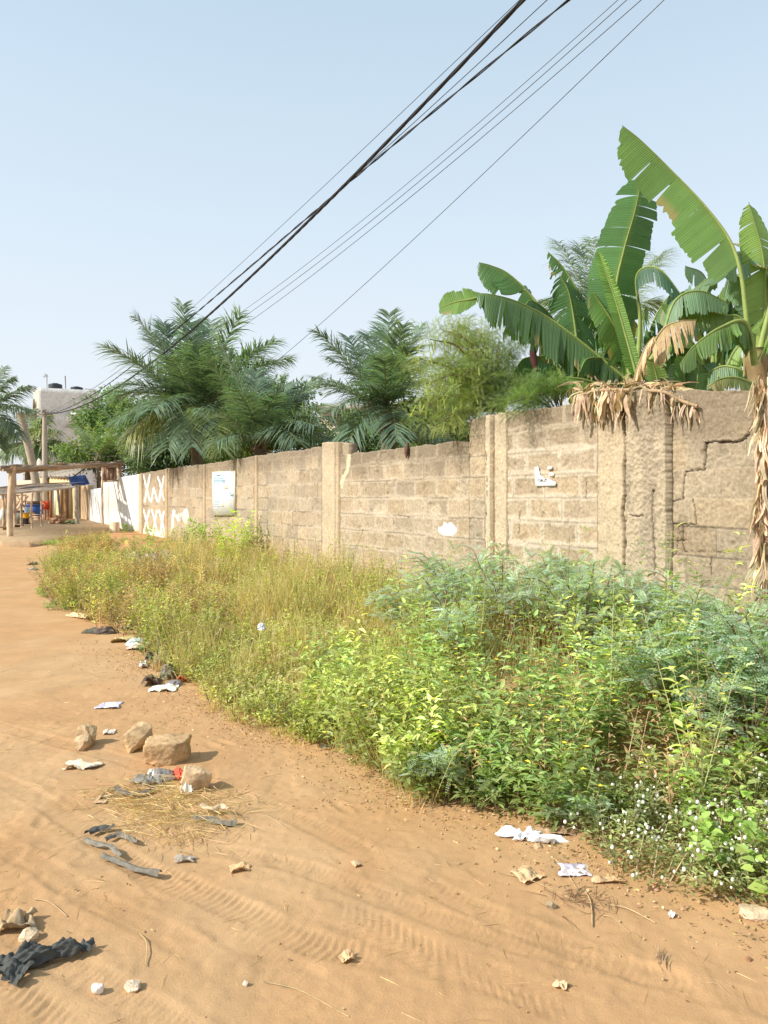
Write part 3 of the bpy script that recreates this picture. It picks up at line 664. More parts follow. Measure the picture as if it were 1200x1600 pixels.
r_ = np.random.default_rng(77)
for plant, spots_ in ((bL, [(800, 500, 860, 585), (830, 470, 890, 580), (925, 470, 900, 590), (955, 500, 915, 600), (860, 545, 905, 610), (820, 560, 890, 610)]),
                      (bC, [(920, 560, 980, 620), (1040, 520, 1000, 600), (1010, 480, 992, 600), (945, 510, 985, 610), (1075, 545, 1005, 610), (1055, 455, 1000, 590), (1100, 500, 1010, 605)]),
                      (bR, [(1160, 560, 1118, 615), (1060, 520, 1105, 610), (1140, 470, 1112, 600), (1090, 545, 1110, 620), (1190, 520, 1120, 620), (1130, 450, 1112, 590), (1175, 440, 1122, 590), (1075, 480, 1108, 590), (1150, 520, 1116, 610)])):
    for k, (tx, ty, bx, by) in enumerate(spots_):
        d = {id(bL): 8.5, id(bC): 7.9, id(bR): 8.8}[id(plant)] + r_.uniform(-.2, .5)
        banana_leaf(plant, [(bx, by, d), (bx * .6 + tx * .4, by * .5 + ty * .5 - 22, d), (tx, ty, d - .2), (tx + (tx - bx) * .25, ty + 22, d - .4)], r_.uniform(.24, .34), r_.uniform(.2, .32), (-.1, -.4, -.9), (.1, .8, .2),
                    pet=.15, tear=r_.uniform(.4, .8), dl_droop=.4, dr_droop=.5, col=[GB, GD, GT, GP][int(r_.integers(0, 4))], seed=200 + k + int(bx), dry=.1, rag=.2)
# dried leaves lying over the wall
def ribbons(mb, P, D, L, W, col, r, wander=.34, grav=.6):
    m = 9; Sx = nrm(r.normal(0, 1, P.shape) + WT * 1.2)
    for p, d, l, w, c, s in zip(P, D, L, W, col, Sx):
        q = p.copy(); dd = d.copy(); rows = []; cs = []
        for j in range(m):
            t = j / (m - 1); N = nrm(np.cross(s, dd)); ww = w * (.35 + .65 * math.sin(math.pi * min(1, .15 + t * .9)) ** .7)
            rows += [q - s * ww / 2 + N * ww * .35, q - s * ww * .12 - N * ww * .12, q + s * ww * .2 + N * ww * .16, q + s * ww / 2 - N * ww * .25]
            cs += [c * (.85 + .3 * r.random())] * 4
            dd = nrm(dd + r.normal(0, wander * .45, 3) + DOWN * grav * .4); s = nrm(s - dd * (s @ dd) + r.normal(0, wander * .35, 3)); q = q + dd * l / (m - 1)
        i = (np.arange(m - 1)[:, None] * 4 + np.arange(3)[None]).reshape(-1)
        mb.add(np.array(rows), np.stack([i, i + 1, i + 5, i + 4], 1), np.array(cs))
def dry_hang(label, pts, n, Lr, spread, seed, group=None, Wr=(.012, .05), dsp=.3):
    r = np.random.default_rng(seed); mb = MB()
    P = crom([np.r_[WP(x, o), wz(x, y, o)] for x, y, o in pts], n); P = P + r.normal(0, 1, (n, 3)) * spread
    D = nrm(DOWN + r.normal(0, dsp, (n, 3)) + WN * .15)
    c = np.asarray((.56, .43, .29)) * r.lognormal(0, .28, (n, 1)) * r.lognormal(0, .05, (n, 3))
    ribbons(mb, P, D, r.uniform(*Lr, n), r.uniform(*Wr, n), c, r)
    tube(mb, crom([np.r_[WP(x, o), wz(x, y - 1, o)] for x, y, o in pts], 20), .014, 6, (.42, .3, .18))
    m = mb.build("dried_banana_leaf", M_dry, loc=np.r_[WP(pts[0][0], .0), wz(pts[0][0], pts[0][1])])
    return tag(m, label, "dried leaf", group)
dry_hang("shrivelled tan banana leaf draped over the wall top left of the widest pillar", [(905, 619, .05), (930, 612, .08), (955, 610, .10), (985, 610, .12)], 64, (.08, .32), (.025), 1, Wr=(.008, .05))
dry_hang("shrivelled tan banana leaf draped over the wall top right of the widest pillar", [(1012, 611, .10), (1040, 614, .10), (1062, 626, .05), (1090, 636, .04)], 26, (.08, .22), (.02), 2, Wr=(.006, .028))
dry_hang("long column of dried brown leaf strips hanging down the wall at the right edge", [(1188, 585, .12), (1196, 650, .08), (1193, 740, .06), (1190, 820, .06), (1196, 880, .06)], 260, (.10, .34), (.016), 3, dsp=.2, Wr=(.006, .034))
mb = MB(); r = rng
n = 130; P = np.array([np.r_[WP(x, -.08), wz(x, y, -.08)] for x, y in zip(rng.uniform(900, 1060, n), rng.uniform(600, 612, n))]) + rng.normal(0, .03, (n, 3))
ribbons(mb, P, rvec(n, -.3, .3), rng.uniform(.08, .26, n), rng.uniform(.01, .04, n), cvar((.5, .37, .23), n), rng, grav=.3)
tag(mb.build("dried_banana_leaf", M_dry, loc=np.r_[WP(980, -.08), 2.35]), "tangle of dried banana leaf scraps heaped on top of the widest pillar", "dried leaf")

# ------------------------------------------------------------------ palms
def frond(ml, mr, B, T, sag, n=46, ll=.55, lw=.028, up=.25, droop=.35, col=(.165, .245, .165), start=.16, side=None, rachw=.022):
    B = np.asarray(B, float); T = np.asarray(T, float); L = np.linalg.norm(T - B)
    mid = (B + T) / 2 + np.array([0, 0, sag * L]); t = np.linspace(0, 1, 30)[:, None]
    P = B * (1 - t) ** 2 + 2 * mid * t * (1 - t) + T * t ** 2
    tube(mr, P, rachw * (1 - .85 * t[:, 0]), 5, lerp((.22, .22, .10), (.16, .20, .08), t[:, 0]))
    tt = np.sort(rng.uniform(start, 1, n)) * 29; i = np.minimum(28, tt.astype(int)); f = (tt - i)[:, None]
    C = P[i] * (1 - f) + P[i + 1] * f; Tg = nrm(P[i + 1] - P[i])
    Sd = nrm(np.cross(Tg, np.array([0, 0, 1.0]) + 1e-3)) if side is None else nrm(np.cross(Tg, np.broadcast_to(np.asarray(side, float), Tg.shape)))
    Up = nrm(np.cross(Sd, Tg)); u = tt / 29
    for sg in (-1, 1):
        D = Tg * (.45 + .5 * u[:, None]) + sg * Sd * .85 + Up * (up + rng.normal(0, .12, (n, 1))) + rng.normal(0, .09, (n, 3))
        Lf = ll * np.sin(np.pi * np.clip(.18 + .72 * u, 0, 1)) ** .7 * rng.uniform(.8, 1.1, n)
        c = cvar(col, n, .16, .05)
        blades(ml, C, D, nrm(np.cross(D, Up)), Lf, lw, droop * rng.uniform(.5, 1.5, n), c, rows=(0, .3, .65, 1), wid=(.6, 1, .75, .06))
def palm(name, label, base, tips, d, crown, trunk=.16, cat="palm tree", **kw):
    cx, cy = crown; C = at(cx, cy, d)
    root = thing(name, label, cat, (C[0], C[1], float(gz(C[0], C[1]))))
    g = ORG[root.name]
    m = MB(); P = crom([g - [0, 0, .1], (g + C) / 2 + [.05, 0, 0], C], 16)
    tube(m, P, trunk * (1 + .12 * np.sin(np.arange(16) * 2.4)), 9, lerp((.19, .14, .09), (.15, .12, .08), np.linspace(0, 1, 16))); 
    n = 60; pp = P[rng.integers(6, 16, n)]; blades(m, pp, rvec(n, .1, .8), rvec(n), .3, .05, .1, cvar((.22, .16, .09), n))
    m.build("trunk", M_wood, root, smooth=True)
    for (tx, ty, dz, sag, *rest) in tips:
        ml, mr = MB(), MB(); k = dict(kw); 
        if rest: k.update(rest[0])
        B = C + rng.normal(0, .06, 3)
        frond(ml, mr, B, at(tx, ty, d + dz), sag, **k)
        f = ml.build("frond", M_palm, root); mr.build("rachis", M_stem, f, smooth=True)
    return root
YEL = dict(col=(.29, .31, .13), droop=.8)
palm("oil_palm", "large dark oil palm with upright fronds behind the graffiti panels, under the power lines", None, [
    (168, 542, -1.5, .16), (212, 496, -.5, .14), (285, 476, .4, .10), (377, 488, -.4, .10), (428, 534, -.8, .18), (432, 566, -1.5, .22),
    (235, 520, 1.5, .12), (330, 500, 1.5, .1), (195, 600, -1.0, .22), (188, 655, -1.5, .30), (205, 675, -1.2, .34, YEL), (262, 700, -1.6, .36), (178, 620, -.5, .3), (445, 610, -.6, .3), (455, 560, .6, .22), (200, 560, 1.5, .15),
    (310, 540, -2, .12), (265, 560, -2.4, .16), (350, 560, -2.2, .14), (400, 600, -2, .2), (300, 700, -2.5, .45), (240, 640, -2.6, .3),
    (345, 700, -2.4, .4, dict(col=(.22, .27, .11))), (300, 505, .8, .1), (255, 505, .8, .12), (400, 545, 1.2, .15)], 19.5, (305, 648), n=92, ll=.98, lw=.031, up=.24, droop=.34)
palm("oil_palm", "smaller spreading oil palm behind the wall just right of the tallest palm crown", None, [
    (325, 560, -.8, .12, dict(col=(.13, .24, .11))), (350, 545, -.6, .12), (400, 580, .6, .14), (455, 600, .8, .14), (505, 632, -.8, .18), (500, 588, 1, .12), (522, 655, -1, .22), (510, 690, -1.2, .26),
    (340, 690, -1, .3), (310, 640, -.8, .25), (430, 620, -1, .2), (465, 690, -1.5, .35), (370, 610, -1.5, .18), (490, 665, -1.6, .25), (445, 590, 0, .12), (480, 615, .4, .14)], 15.6, (405, 695), n=84, ll=.70, lw=.024, up=.20, droop=.42, trunk=.13)
palm("oil_palm", "oil palm between the low wall pillar and the feathery tree, fronds spread like a fan", None, [
    (498, 520, -.4, .16), (545, 528, .8, .12), (608, 490, .3, .08), (655, 512, .6, .14), (690, 560, .8, .2), (500, 600, -.4, .22), (488, 590, .6, .16), (520, 640, -1, .25),
    (575, 520, 1, .1), (560, 600, -1.4, .2), (640, 545, -.8, .14), (600, 560, -1.5, .14), (545, 690, -1.2, .4), (700, 640, -.6, .3), (690, 690, -.8, .42), (620, 690, -1.4, .45), (560, 575, .2, .14), (630, 510, -.4, .1),
    (515, 560, .3, .16), (660, 600, -1.2, .25), (640, 680, .5, .4)], 12.8, (605, 650), n=90, ll=.62, lw=.020, up=.22, droop=.34, trunk=.14)
FINE = dict(col=(.20, .27, .15))
palm("coconut_palm", "fine leaved palm rising behind the banana plants", None, [
    (872, 376, 1, .05), (905, 385, .5, .08), (925, 372, 1, .06), (1040, 392, .4, .16), (1030, 470, -.4, .3), (990, 560, -.8, .5), (1000, 395, 1, .1), (845, 470, 0, .3), (905, 560, -.8, .5), (950, 560, -1.2, .5), (830, 520, -.5, .35)],
     13.5, (948, 520), n=100, ll=.75, lw=.018, up=.05, droop=.5, trunk=.12, **FINE)
palm("coconut_palm", "palm fronds spreading in from the left edge of the picture, above the leaning pole", None, [
    (45, 603, 0, .14), (20, 590, .5, .14), (5, 575, 1, .12), (48, 640, -.5, .25), (-40, 560, 0, .1), (30, 680, -1, .4), (-100, 600, 0, .2), (0, 700, -1, .5)],
     30, (-35, 655), n=80, ll=1.0, lw=.05, up=.1, droop=.5, trunk=.16, col=(.15, .21, .13))
palm("coconut_palm", "low arching palm behind the stick shelter, fronds crossing the utility pole", None, [
    (90, 672, -1, .3, dict(col=(.30, .33, .14))), (75, 650, 0, .22), (0, 668, 0, .3, dict(col=(.34, .34, .15))), (110, 700, -1, .3), (5, 712, -1, .3), (60, 715, -1, .5), (20, 700, 1, .4), (95, 690, 1, .3), (50, 640, 1, .2), (115, 720, 0, .35)],
     41, (42, 700), n=80, ll=1.2, lw=.06, up=.1, droop=.6, trunk=.14, col=(.20, .26, .13))
for k, (x, y, d, lb) in enumerate([(152, 712, 36, "thin wispy palm clump with light green fronds behind the whitewashed wall"), (215, 728, 27, "low palm sapling showing over the crossed graffiti panel")]):
    palm("palm_sapling", lb, None, [(x + rng.uniform(-55, 55), y - rng.uniform(30, 95), rng.uniform(-1, 1), rng.uniform(.05, .25)) for q in range(14)], d, (x, y + 5), n=40, ll=.5, lw=.03, up=.15, droop=.45, trunk=.08, col=(.22, .33, .13), rachw=.012)

# ------------------------------------------------------------------ broadleaf trees
def crown_tree(name, label, lobes, d, col, leafL, dens, trunk_px=None, cat="tree", base=None, yellow=0., shape="leaf"):
    """lobes: (x, y, rx, ry) in photo pixels at depth d, with real depth equal to their width"""
    cx = np.mean([l[0] for l in lobes]); C = at(cx, lobes[0][1], d)
    root = thing(name, label, cat, (C[0], C[1], float(gz(C[0], C[1]))))
    g = ORG[root.name]; mt = MB(); ml = MB(); s = d / FPX
    top = at(lobes[0][0], lobes[0][1] + lobes[0][3] * .8, d)
    tube(mt, crom([g - [0, 0, .1], (g + top) / 2 + rng.normal(0, .15, 3), top], 10), np.linspace(.17, .09, 10) * s * 40, 8, (.20, .15, .10))
    for (x, y, rx, ry) in lobes:
        c = at(x, y, d); rad = np.array([rx * s, rx * s, ry * s])
        tube(mt, crom([top, (top + c) / 2 + rng.normal(0, .12, 3), c], 8), np.linspace(.06, .02, 8) * s * 40, 5, (.18, .14, .10))
        nc = int(dens * rx * ry / 14)
        cc = c + rvec(nc) * (rng.random((nc, 1)) ** .45) * rad
        nl = 26; k = np.repeat(np.arange(nc), nl); r0 = leafL * 2.6
        P = cc[k] + rvec(nc * nl) * r0 * (rng.random((nc * nl, 1)) ** .5) * np.array([1, 1, .7])
        D = nrm((P - cc[k]) + np.array([0, 0, -.2]) * r0 + rng.normal(0, .4, P.shape) * r0)
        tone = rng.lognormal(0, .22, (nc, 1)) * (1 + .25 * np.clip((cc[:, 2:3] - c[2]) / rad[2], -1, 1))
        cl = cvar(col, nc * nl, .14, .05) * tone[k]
        if yellow: w = rng.random(nc) < yellow; cl[w[k]] = cl[w[k]] * np.array([1.7, 1.35, .8])
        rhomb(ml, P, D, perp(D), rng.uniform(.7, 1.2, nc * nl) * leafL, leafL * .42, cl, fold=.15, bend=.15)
    mt.build("trunk", M_wood, root, smooth=True); ml.build("crown", M_tree, root)
    return root
crown_tree("mango_tree", "rounded dark green mango tree right of the unfinished concrete building", [(178, 628, 30, 26), (150, 645, 28, 24), (195, 655, 30, 30), (165, 670, 30, 25), (130, 660, 14, 16)], 46, (.13, .22, .08), .24, .9)
crown_tree("bushy_tree", "light green bushy tree behind the gate of the stick shelter", [(150, 705, 42, 34), (115, 715, 30, 28), (190, 712, 40, 34), (205, 680, 26, 30), (225, 725, 28, 22)], 38, (.14, .21, .085), .21, .8, yellow=.15)
crown_tree("bushy_tree", "dark tree filling the gap under the tallest oil palm", [(270, 690, 56, 46), (330, 690, 56, 46), (230, 665, 40, 46), (370, 650, 44, 44), (300, 610, 40, 34), (245, 705, 40, 40), (390, 700, 40, 34)], 23.5, (.11, .18, .08), .15, 1.1)
crown_tree("bushy_tree", "dark green tree showing between the two oil palms above the low wall", [(445, 665, 56, 44), (400, 660, 44, 44), (425, 620, 30, 24), (470, 608, 16, 12), (500, 690, 40, 26), (360, 710, 40, 30)], 21, (.15, .23, .09), .14, .75, yellow=.15)
crown_tree("bushy_tree", "tree with small dull leaves behind the fan shaped oil palm", [(590, 685, 56, 36), (650, 660, 50, 40), (560, 670, 30, 34), (700, 650, 40, 44), (740, 600, 40, 40), (640, 710, 60, 24), (720, 690, 40, 30)], 16.5, (.15, .23, .09), .10, .7, yellow=.1)
crown_tree("bushy_tree", "small leaved tree seen through the gap below the hanging banana leaves", [(1070, 585, 38, 24), (1110, 590, 30, 20), (1040, 560, 26, 30), (950, 580, 50, 30), (880, 590, 40, 24)], 11.5, (.19, .27, .12), .06, 1.0)

# feathery pod tree behind the tall wall's left end
fp = thing("acacia_tree", "feathery yellow green tree hung with flat pods, leaning over the wall step", "tree", shade_low(790, 700, 8.9))
g = ORG[fp.name]; mt = MB(); ml = MB(); mp = MB()
hub = at(782, 640, 8.9)
tube(mt, crom([g, (g + hub) / 2 + [.05, 0, 0], hub], 10), np.linspace(.07, .05, 10), 7, (.24, .17, .11))
tw = [(655, 560, 8.4), (672, 530, 8.5), (690, 515, 8.8), (720, 520, 9.0), (745, 512, 9.3), (780, 530, 9.3), (800, 560, 9.5), (665, 600, 8.3), (690, 620, 8.2), (660, 640, 8.2), (700, 650, 8.1), (720, 590, 8.4),
      (745, 560, 8.6), (760, 610, 8.5), (735, 640, 8.2), (820, 600, 9.0), (790, 585, 8.8), (700, 570, 8.5), (765, 650, 8.4), (830, 640, 8.3), (850, 610, 8.2), (810, 630, 8.3), (685, 660, 8.4), (735, 535, 8.9), (715, 625, 8.5), (680, 585, 8.9), (775, 560, 9.4), (800, 610, 9.3)]
for (x, y, d) in tw:
    e = at(x, y, d); Q = crom([hub, hub * .45 + e * .55 + [0, 0, .18] + rng.normal(0, .06, 3), e], 12)
    tube(mt, Q, np.linspace(.028, .005, 12), 5, (.25, .19, .12))
    n = 46; k = rng.integers(4, 12, n); P = Q[k] + rng.normal(0, .07, (n, 3)); D = nrm(nrm(P - hub) * .5 + rvec(n, -.5, .6)); S = perp(D)
    yl = x < 760
    c = cvar((.33, .41, .16) if yl else (.22, .32, .17), n, .18, .06)
    sub = 7
    for q in range(1, sub):                            # each leaf is twice divided: side stalks with rows of tiny leaflets
        t = q / sub; o = P + D * (.26 * t) + DOWN * (.07 * t * t); sg = 1 if q % 2 else -1
        sprigs(ml, o, nrm(S * sg + D * .6 + rng.normal(0, .1, (n, 3))), nrm(np.cross(S, D)) * .4 + D, .11, 7, .022, .006, c, droop=.3, rach=(.16, .18, .06), rw=.003, lv=.12)
    if yl and rng.random() < .85:
        n = 14; k = rng.integers(6, 12, n); P = Q[k] + rng.normal(0, .06, (n, 3)); 
        blades(mp, P, nrm(DOWN + rng.normal(0, .3, (n, 3))), rvec(n, -.3, .3), rng.uniform(.11, .17, n), .016, 0, cvar((.38, .43, .12), n, .12), rows=(0, .2, .8, 1), wid=(.3, 1, 1, .2))
mt.build("trunk", M_wood, fp, smooth=True); ml.build("crown", M_leaf, fp); tag(mp.build("seed_pods", M_leaf, fp), kind="stuff")
# soft feathery spray lying on the wall top
fs = thing("feathery_shrub", "soft light green feathery spray resting on the tall wall top, left of the dried leaves", "shrub", shade_low(860, 680, 7.5))
ml = MB(); mt = MB(); hub = at(880, 660, 7.6); tube(mt, [ORG[fs.name], hub], .02, 5, (.2, .16, .1))
for (x, y) in [(790, 632), (800, 620), (812, 608), (830, 600), (848, 598), (862, 612), (805, 640), (822, 622), (842, 618), (815, 645), (872, 605)]:
    e = at(x, y, 7.25 + rng.uniform(-.15, .2)); Q = crom([hub, (hub + e) / 2 + [0, 0, .15], e], 10); tube(mt, Q, .006, 5, (.2, .18, .1))
    n = 34; P = Q[rng.integers(3, 10, n)] + rng.normal(0, .03, (n, 3)); D = nrm(nrm(e - hub) + rvec(n, -.5, .4) * .7); S = perp(D); c = cvar((.20, .33, .12), n)
    for q in range(1, 6):
        t = q / 6; sg = 1 if q % 2 else -1
        sprigs(ml, P + D * .2 * t + DOWN * .05 * t, nrm(S * sg + D * .8), nrm(np.cross(S, D)) * .4 + D, .08, 6, .016, .005, c, rach=(.16, .18, .06), rw=.003)
mt.build("stem", M_stem, fs); ml.build("foliage", M_leaf, fs)

# ------------------------------------------------------------------ weeds on the verge
edge_px = [(150, 850), (122, 856), (100, 868), (86, 885), (74, 905), (62, 925), (70, 945), (100, 962), (150, 985), (205, 1000), (240, 1050), (300, 1080), (370, 1130), (450, 1162), (520, 1168), (600, 1215), (660, 1262), (760, 1272),
           (830, 1300), (900, 1338), (960, 1362), (1050, 1402), (1200, 1425)]
E = np.array([G(x, y) for x, y in edge_px]); Eq = wd(E[:, 0], E[:, 1]); o_ = np.argsort(E[:, 1]); EY, EQ = E[o_, 1], Eq[o_]
def qedge(Y): return np.interp(Y, EY, EQ) + .10 * (fbm(Y * 3, Y * 0 + 5, 401, 3) - .5) * 2
def scatter(n, y0, y1, cond, q0=.05, margin=0.0, pw=1.0):
    Y = np.exp(rng.uniform(math.log(y0), math.log(y1), n * 5)) if pw != 1 else rng.uniform(y0, y1, n * 5)
    qe = qedge(Y) - margin; Q = rng.uniform(q0, 1, n * 5) * np.maximum(qe, 0); Q = np.maximum(Q, q0)
    keep0 = rng.random(n * 5) < qe / 3.8
    X = 5.745 - .5847 * Y - Q / .8633
    P = np.stack([X, Y, gz(X, Y)], 1); px, py = pxof(P)
    k = cond(px, py, Q, qe, P) & keep0
    P = P[k][:n]; return P
def mask(f): return lambda px, py, Q, qe, P: f(px, py, Q, qe, P) & (px > -60) & (px < 1330)

# dry and green grass, the middle of the verge
def grassP(n): return scatter(n, 3.6, 15.5, mask(lambda px, py, Q, qe, P: (px > 240 + 45 * vn(P[:, 1] * 2, P[:, 0] * 2, 3)) & (rng.random(px.shape) < np.interp(px, [250, 340, 600, 680, 780, 900], [.3, 1, 1, .8, .25, .0]))), pw=2)
mb = MB()
def hmod(P): return .34 + 1.35 * ss(.32, .68, fbm(P[:, 0] * 1.5 + 2, P[:, 1] * 1.2, 411, 3))
T = grassP(1900); k = np.repeat(np.arange(len(T)), rng.integers(6, 26, len(T))); n = len(k)
P = T[k] + rng.normal(0, .035, (n, 3)) * [1, 1, 0]; out = nrm(rng.normal(0, 1, (n, 3)) * [1, 1, 0]); spread = rng.uniform(.15, .55, len(T))[k]
tone = rng.random(len(T)) + .5 * (fbm(T[:, 0] * 1.8, T[:, 1] * 1.1, 415, 3) - .5); cols = np.array([(.62, .50, .27), (.47, .43, .19), (.37, .37, .15), (.56, .37, .22)])
c = cols[np.clip((tone * 4).astype(int), 0, 3)][k] * rng.lognormal(0, .2, (n, 1))
D = nrm(np.array([0, 0, 1.0]) + out * spread[:, None] * rng.uniform(.3, 1.4, (n, 1))); ht = rng.uniform(.5, 1.1, n) * (.38 * hmod(T) * rng.uniform(.6, 1.25, len(T)))[k]
qn = wd(P[:, 0], P[:, 1]); ht *= .5 + .5 * ss(0, .5, qedge(P[:, 1]) - qn)
blades(mb, P, D, rvec(n, -.2, .2), ht, rng.uniform(.003, .0055, n) * (1 + P[:, 1] / 14), rng.uniform(0, .6, n), c, tipcol=(.60, .51, .27))
P = grassP(5000); n = len(P); D = nrm(np.array([0, 0, 1.0]) + rng.normal(0, .5, (n, 3)))
blades(mb, P, D, rvec(n, -.2, .2), rng.uniform(.15, .5, n) * hmod(P), rng.uniform(.003, .005, n) * (1 + P[:, 1] / 14), rng.uniform(.1, .9, n), cvar((.50, .44, .22), n, .25))
# nodding seed heads
P = grassP(560); n = len(P); D = nrm(np.array([.15, 0, 1.0]) + rng.normal(0, .25, (n, 3)))
L = rng.uniform(.45, .66, n) * (.8 + .3 * (hmod(P) - .45)); bd = rng.uniform(.15, .45, n)
blades(mb, P, D, rvec(n, -.2, .2), L, .004, bd, cvar((.60, .52, .30), n), rows=(0, .3, .6, .8, 1), wid=(.7, .7, .6, .5, .5))
k = np.repeat(np.arange(n), 22); t = rng.uniform(.72, 1.0, len(k)); Q = P[k] + D[k] * (L[k] * t)[:, None] + DOWN * (L[k] * bd[k] * t * t)[:, None]
blades(mb, Q, nrm(D[k] * .8 + rng.normal(0, .4, (len(k), 3)) + DOWN * .3), rvec(len(k)), .035, .0035, .3, cvar((.66, .58, .36), len(k)), rows=(0, .5, 1), wid=(.6, 1, .1))
tag(mb.build("grass", M_grass), kind="stuff", label="tall dry straw coloured grass mixed with green along the foot of the wall", cat="grass")

def weeds(ml, ms, P, h, nleaf, leafL, lw, col, lean=.45, stemc=(.20, .15, .07), var=.2, up=.2, topbright=1.25, rh=False):
    n = len(P); h = h * rng.uniform(.6, 1.1, n); A = nrm(np.array([0, 0, 1.0]) + rng.normal(0, lean, (n, 3)) * np.array([1, 1, .3]))
    blades(ms, P, A, rvec(n, -.1, .1), h, .006, 0, cvar(stemc, n), rows=(0, .5, 1), wid=(1, .7, .3))
    k = np.repeat(np.arange(n), nleaf); t = np.tile((np.arange(nleaf) + .5) / nleaf, n) ** .8 * .9 + .1; t = t + rng.normal(0, .02, len(k))
    az = np.tile(np.arange(nleaf) * 2.4, n) + rng.normal(0, .5, len(k)) + k * 1.7
    D = nrm(np.stack([np.cos(az), np.sin(az), np.full(len(k), up)], 1) + A[k] * .45 + rng.normal(0, .2, (len(k), 3)))
    S = nrm(np.cross(D, np.array([0, 0, 1.0])) + rng.normal(0, .25, (len(k), 3)))
    Q = P[k] + A[k] * (h[k] * t)[:, None] + D * rng.uniform(0, .04, (len(k), 1))
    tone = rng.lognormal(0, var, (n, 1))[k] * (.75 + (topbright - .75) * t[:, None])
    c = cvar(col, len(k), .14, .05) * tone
    Lf = leafL * rng.uniform(.6, 1.15, len(k)) * (1.1 - .35 * t)
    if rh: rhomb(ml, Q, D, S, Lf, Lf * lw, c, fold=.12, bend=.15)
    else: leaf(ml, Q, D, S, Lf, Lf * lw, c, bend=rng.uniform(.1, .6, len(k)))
    return A, h
# bushy olive weeds at the far end of the verge
ml, ms = MB(), MB()
bare = lambda px, py: (px > 170) & (px < 345) & (py < 892 + (px - 250) * .08) & (rng.random(px.shape) < .93)
P = scatter(1500, 7.0, 19, mask(lambda px, py, Q, qe, P: (px < 350) & (Q > .9 + .5 * (px > 200)) & (Q < qe - .02) & ~bare(px, py) & (rng.random(px.shape) < np.interp(px, [60, 240, 350], [1, 1, .5]))))
hm = .55 + .8 * ss(.3, .7, fbm(P[:, 0] * 1.6, P[:, 1] * 1.3, 421, 3)); tn = fbm(P[:, 0] * 1.1, P[:, 1] * .9, 423, 2)
for lo, hi, cc in ((0, .45, (.28, .32, .10)), (.45, .56, (.38, .37, .13)), (.56, 1.1, (.42, .32, .17))):
    s_ = (tn >= lo) & (tn < hi)
    if s_.any(): weeds(ml, ms, P[s_], .46 * hm[s_], 44, .050, .46, cc, lean=.42, stemc=(.40, .24, .14), rh=True, var=.3)
k = rng.random(len(P)) < .22; weeds(ml, ms, P[k], .5 * hm[k], 26, .038, .4, (.50, .36, .20), lean=.35, stemc=(.42, .26, .16), rh=True)
tag(ml.build("weeds", M_leaf), kind="stuff", label="bushy olive green weeds at the far end of the verge beside the road", cat="weeds")
tag(ms.build("weed_stems", M_stem), kind="stuff")
# mixed small weeds through the grass and reddish brown thicket by the wall
ml, ms = MB(), MB()
P = scatter(1700, 3.6, 15, mask(lambda px, py, Q, qe, P: (px > 225) & (px < 760) & ~bare(px, py)), pw=2)
hm = hmod(P); weeds(ml, ms, P, .36 * hm, 26, .042, .42, (.36, .40, .13), lean=.45, rh=True, var=.3)
P = scatter(700, 3.6, 15, mask(lambda px, py, Q, qe, P: (px > 225) & (px < 900) & (Q > qe - .5)), pw=2)
weeds(ml, ms, P, .20, 22, .038, .5, (.37, .39, .15), lean=.6, rh=True, var=.3)
P = scatter(1100, 5, 15, mask(lambda px, py, Q, qe, P: (px > 290) & (px < 800) & ~bare(px, py) & (Q < 1.1)), pw=2)
weeds(ml, ms, P, .52 * hmod(P), 24, .030, .4, (.46, .33, .19), lean=.35, stemc=(.44, .27, .17), rh=True, var=.3)
P = scatter(420, 5, 13, mask(lambda px, py, Q, qe, P: (px > 330) & (px < 1000) & (Q < 1.3)), pw=2)
weeds(ml, ms, P, .74 * (.6 + .4 * hmod(P)), 26, .046, .4, (.38, .44, .12), lean=.3, rh=True)
P = scatter(420, 3.8, 6.5, mask(lambda px, py, Q, qe, P: (px > 470) & (px < 720)), pw=2)
weeds(ml, ms, P, .40 * hmod(P), 24, .06, .42, (.37, .43, .12), lean=.5, var=.3)
tag(ml.build("small_weeds", M_leaf), kind="stuff", label="small weeds and reddish dry stems tangled through the tall grass", cat="weeds")
tag(ms.build("small_weed_stems", M_stem), kind="stuff")
# leafy yellow flowered weeds at the near edge
ml, ms, mf = MB(), MB(), MB()
def yzone(px, py, Q, qe, P): return (px > 525 - 30 * vn(P[:, 0] * 3, P[:, 1] * 3, 8)) & (px < 1110) & (P[:, 1] < 4.75 + .5 * (vn(P[:, 0] * 2.5, P[:, 1] * 2.5, 15) - .5)) & (Q < qe - np.interp(px, [900, 1000, 1100], [.06, .35, .5]))
P = scatter(760, 2.5, 6.6, mask(yzone), pw=2)
qn = qedge(P[:, 1]) - wd(P[:, 0], P[:, 1]); cl = fbm(P[:, 0] * 2.6, P[:, 1] * 2.6, 431, 3); keep = cl > .445; P, qn, cl = P[keep], qn[keep], cl[keep]
n = len(P); hh = (.37 + .30 * ss(.05, .8, qn)) * (.45 + 1.1 * ss(.34, .66, cl)) ; A = np.zeros((n, 3)); h = np.zeros(n); sp = fbm(P[:, 0] * 1.7 + 9, P[:, 1] * 1.7, 437, 2) + rng.normal(0, .09, n)
for lo, hi, cc, ll, lw_, nl in ((-1, .44, (.27, .37, .14), .074, .36, 34), (.44, .55, (.46, .50, .19), .092, .38, 30), (.55, 2, (.40, .46, .19), .060, .46, 38)):
    s_ = (sp >= lo) & (sp < hi)
    if s_.any(): A[s_], h[s_] = weeds(ml, ms, P[s_], hh[s_], nl, ll, lw_, cc, lean=.48, stemc=(.36, .36, .16), var=.3)
k = rng.random(len(P)) < .55; T = (P + A * h[:, None])[k]; n = len(T)
